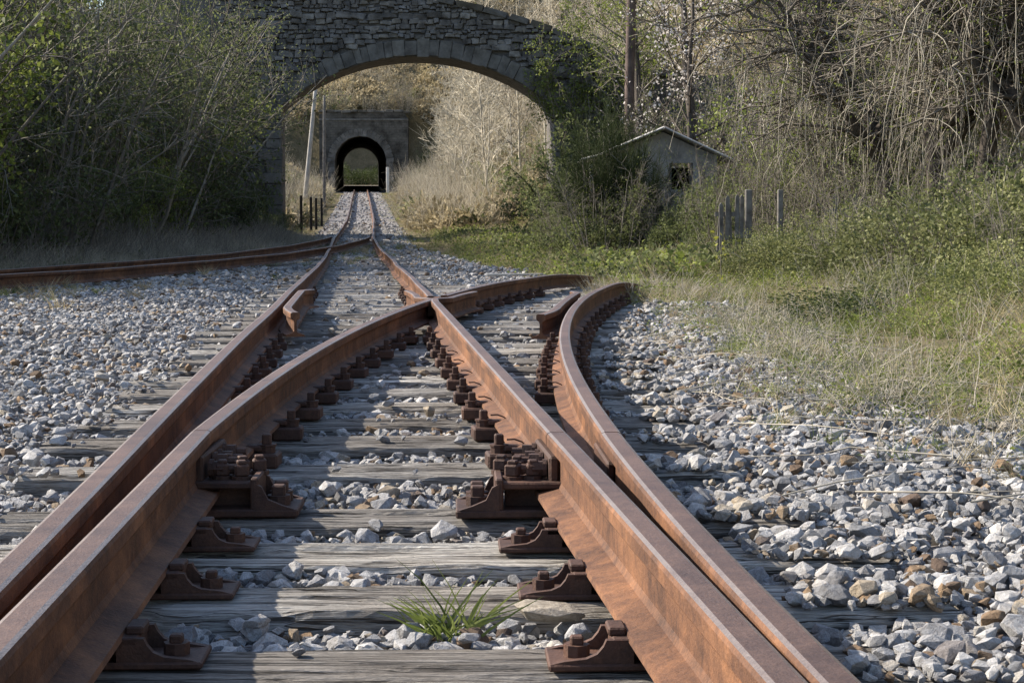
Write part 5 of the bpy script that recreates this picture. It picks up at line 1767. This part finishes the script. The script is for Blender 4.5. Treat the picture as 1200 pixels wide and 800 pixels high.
# leaning trunks right of the pole
for i, (px, Y, s, tl) in enumerate(((752, 48, 1.15, -0.12), (728, 50, 1.0, -0.10), (822, 44, 1.2, 0.02))):
    t_, b_, tp = grow_tree(75 + i, H=8.5, r0=0.15, nb=20, spread=0.9, twigs=6, sub=3, tw=0.011, start=0.45, up=0.7)
    pr = plant_proto(t_, b_, MAT['bark_dark'], leaf=(leaf_cloud(tp, rg(78 + i), 1500, 0.08), MAT['leaf_spring']), twig=MAT['bark_grey'])
    p = at(px, 262, Y)
    place(pr, 'leaning_tree', on_ground(p.x, Y), i, s, ['dark leaning tree trunk beside the utility pole', 'thin leaning tree left of the utility pole', 'upright dark trunked tree above the hut roof'][i], 'tree', tiltxy=(0, tl))

# vine-hung trees on the right
for i, (px, Y, s, lb) in enumerate(((1065, 24, 1.0, 'dark forked tree draped with pale hanging vines, left of the group'), (1085, 22.5, 0.95, 'leaning dark tree under a curtain of vines, middle of the group'), (1155, 21.5, 1.0, 'thick dark trunk behind hanging vines near the right edge'), (1040, 29, 1.05, 'vine hung tree farthest back behind the pickets'), (1230, 20, 1.0, 'vine hung tree cut by the right edge of the picture'))):
    p = at(px, 262, Y)
    place(VINE[i % 3], 'vine_tree', on_ground(p.x, Y), [0.4, 2.2, 4.0, 1.1, 5.2][i], s, lb, 'tree', 'vine hung trees on the right')
for i in range(42):
    Y = r.uniform(25, 52); px = r.uniform(800, 1290) if Y > 39 else r.uniform(930, 1290)
    p = at(px, 262, Y)
    u = r.random()
    pr = GREYB[i % 4] if u < 0.55 else THICKET[i % 5] if u < 0.8 else LEAFY[i % 4]
    nm, lb, gp = (('bare_shrub', 'grey bare twiggy shrub in the thicket behind the vine hung trees', 'bare shrubs of the right thicket') if u < .55 else
                  ('thicket_shrub', 'twiggy shrub with dark leaves in the right thicket', 'twiggy shrubs of the right thicket') if u < .8 else ('leafing_shrub', 'light green leafing shrub in the right thicket', 'leafing shrubs of the right thicket'))
    place(pr, nm, on_ground(p.x, Y), r.uniform(0, 6), r.uniform(0.7, 1.15) if Y < 39 else r.uniform(1.0, 1.7), lb, 'shrub', gp)
# sunlit brambles on the bank
for i, (px, Y, sx, sz) in enumerate(((1190, 15.0, 1.2, 0.95), (1120, 16.5, 1.2, 0.9), (1060, 18.0, 1.1, 0.85), (1000, 19.5, 1.0, 0.75), (1240, 14.0, 1.1, 1.1), (940, 20.5, 0.9, 0.7), (890, 21, 0.7, 0.6), (1090, 14.0, 0.7, 0.4), (1180, 12.0, 0.7, 0.45))):
    p = at(px, 262, Y)
    place(BRAM[i % 3], 'bramble_mound', on_ground(p.x, Y), i * 1.3, 1, 'sunlit leafy bramble mound on the right bank below the vine hung trees', 'brambles', 'bramble mounds on the right bank', sxyz=(sx, sx * 0.9, sz))
for i, (px, Y, sc_) in enumerate(((1175, 14.2, 0.30), (1110, 15.2, 0.26), (1050, 17.0, 0.30), (985, 18.5, 0.30), (1215, 12.8, 0.28), (1140, 18.0, 0.42), (1020, 21, 0.45))):
    p = at(px, 262, Y)
    place(GREYB[i % 4], 'dead_cane_clump', on_ground(p.x, Y), i * 1.9, sc_, 'clump of pale dead canes among the right bank brambles', 'dead stems', 'dead cane clumps on the right bank')
# dark mat of creeping plants
p = at(1000, 345, 12.5)
place(CREEP, 'creeping_mat', on_ground(p.x, 12.5), 0.3, 1, 'low dark patch of creeping stems in the grass of the right bank', 'undergrowth', sxyz=(0.80, 0.55, 0.26))

# ------------------------------------------------------------------ members of small groups are told apart by their order
ORD = ['first', 'second', 'third', 'fourth', 'fifth', 'sixth', 'seventh', 'eighth', 'ninth', 'tenth', 'eleventh', 'twelfth', 'thirteenth', 'fourteenth']
bpy.context.view_layer.update()
groups = {}
for ob in COL.objects:
    if ob.parent is None and 'group' in ob.keys(): groups.setdefault(ob['group'], []).append(ob)
for gname, obs in groups.items():
    if len({ob['label'] for ob in obs}) == len(obs) or len(obs) > 14 or gname == 'dark bushes beyond the tunnel': continue
    obs.sort(key=lambda ob: proj(ob.location)[0])
    for k, ob in enumerate(obs):
        ob['label'] = ob['label'] + ', ' + ('leftmost' if k == 0 else 'rightmost' if k == len(obs) - 1 else ORD[k] + ' from left')
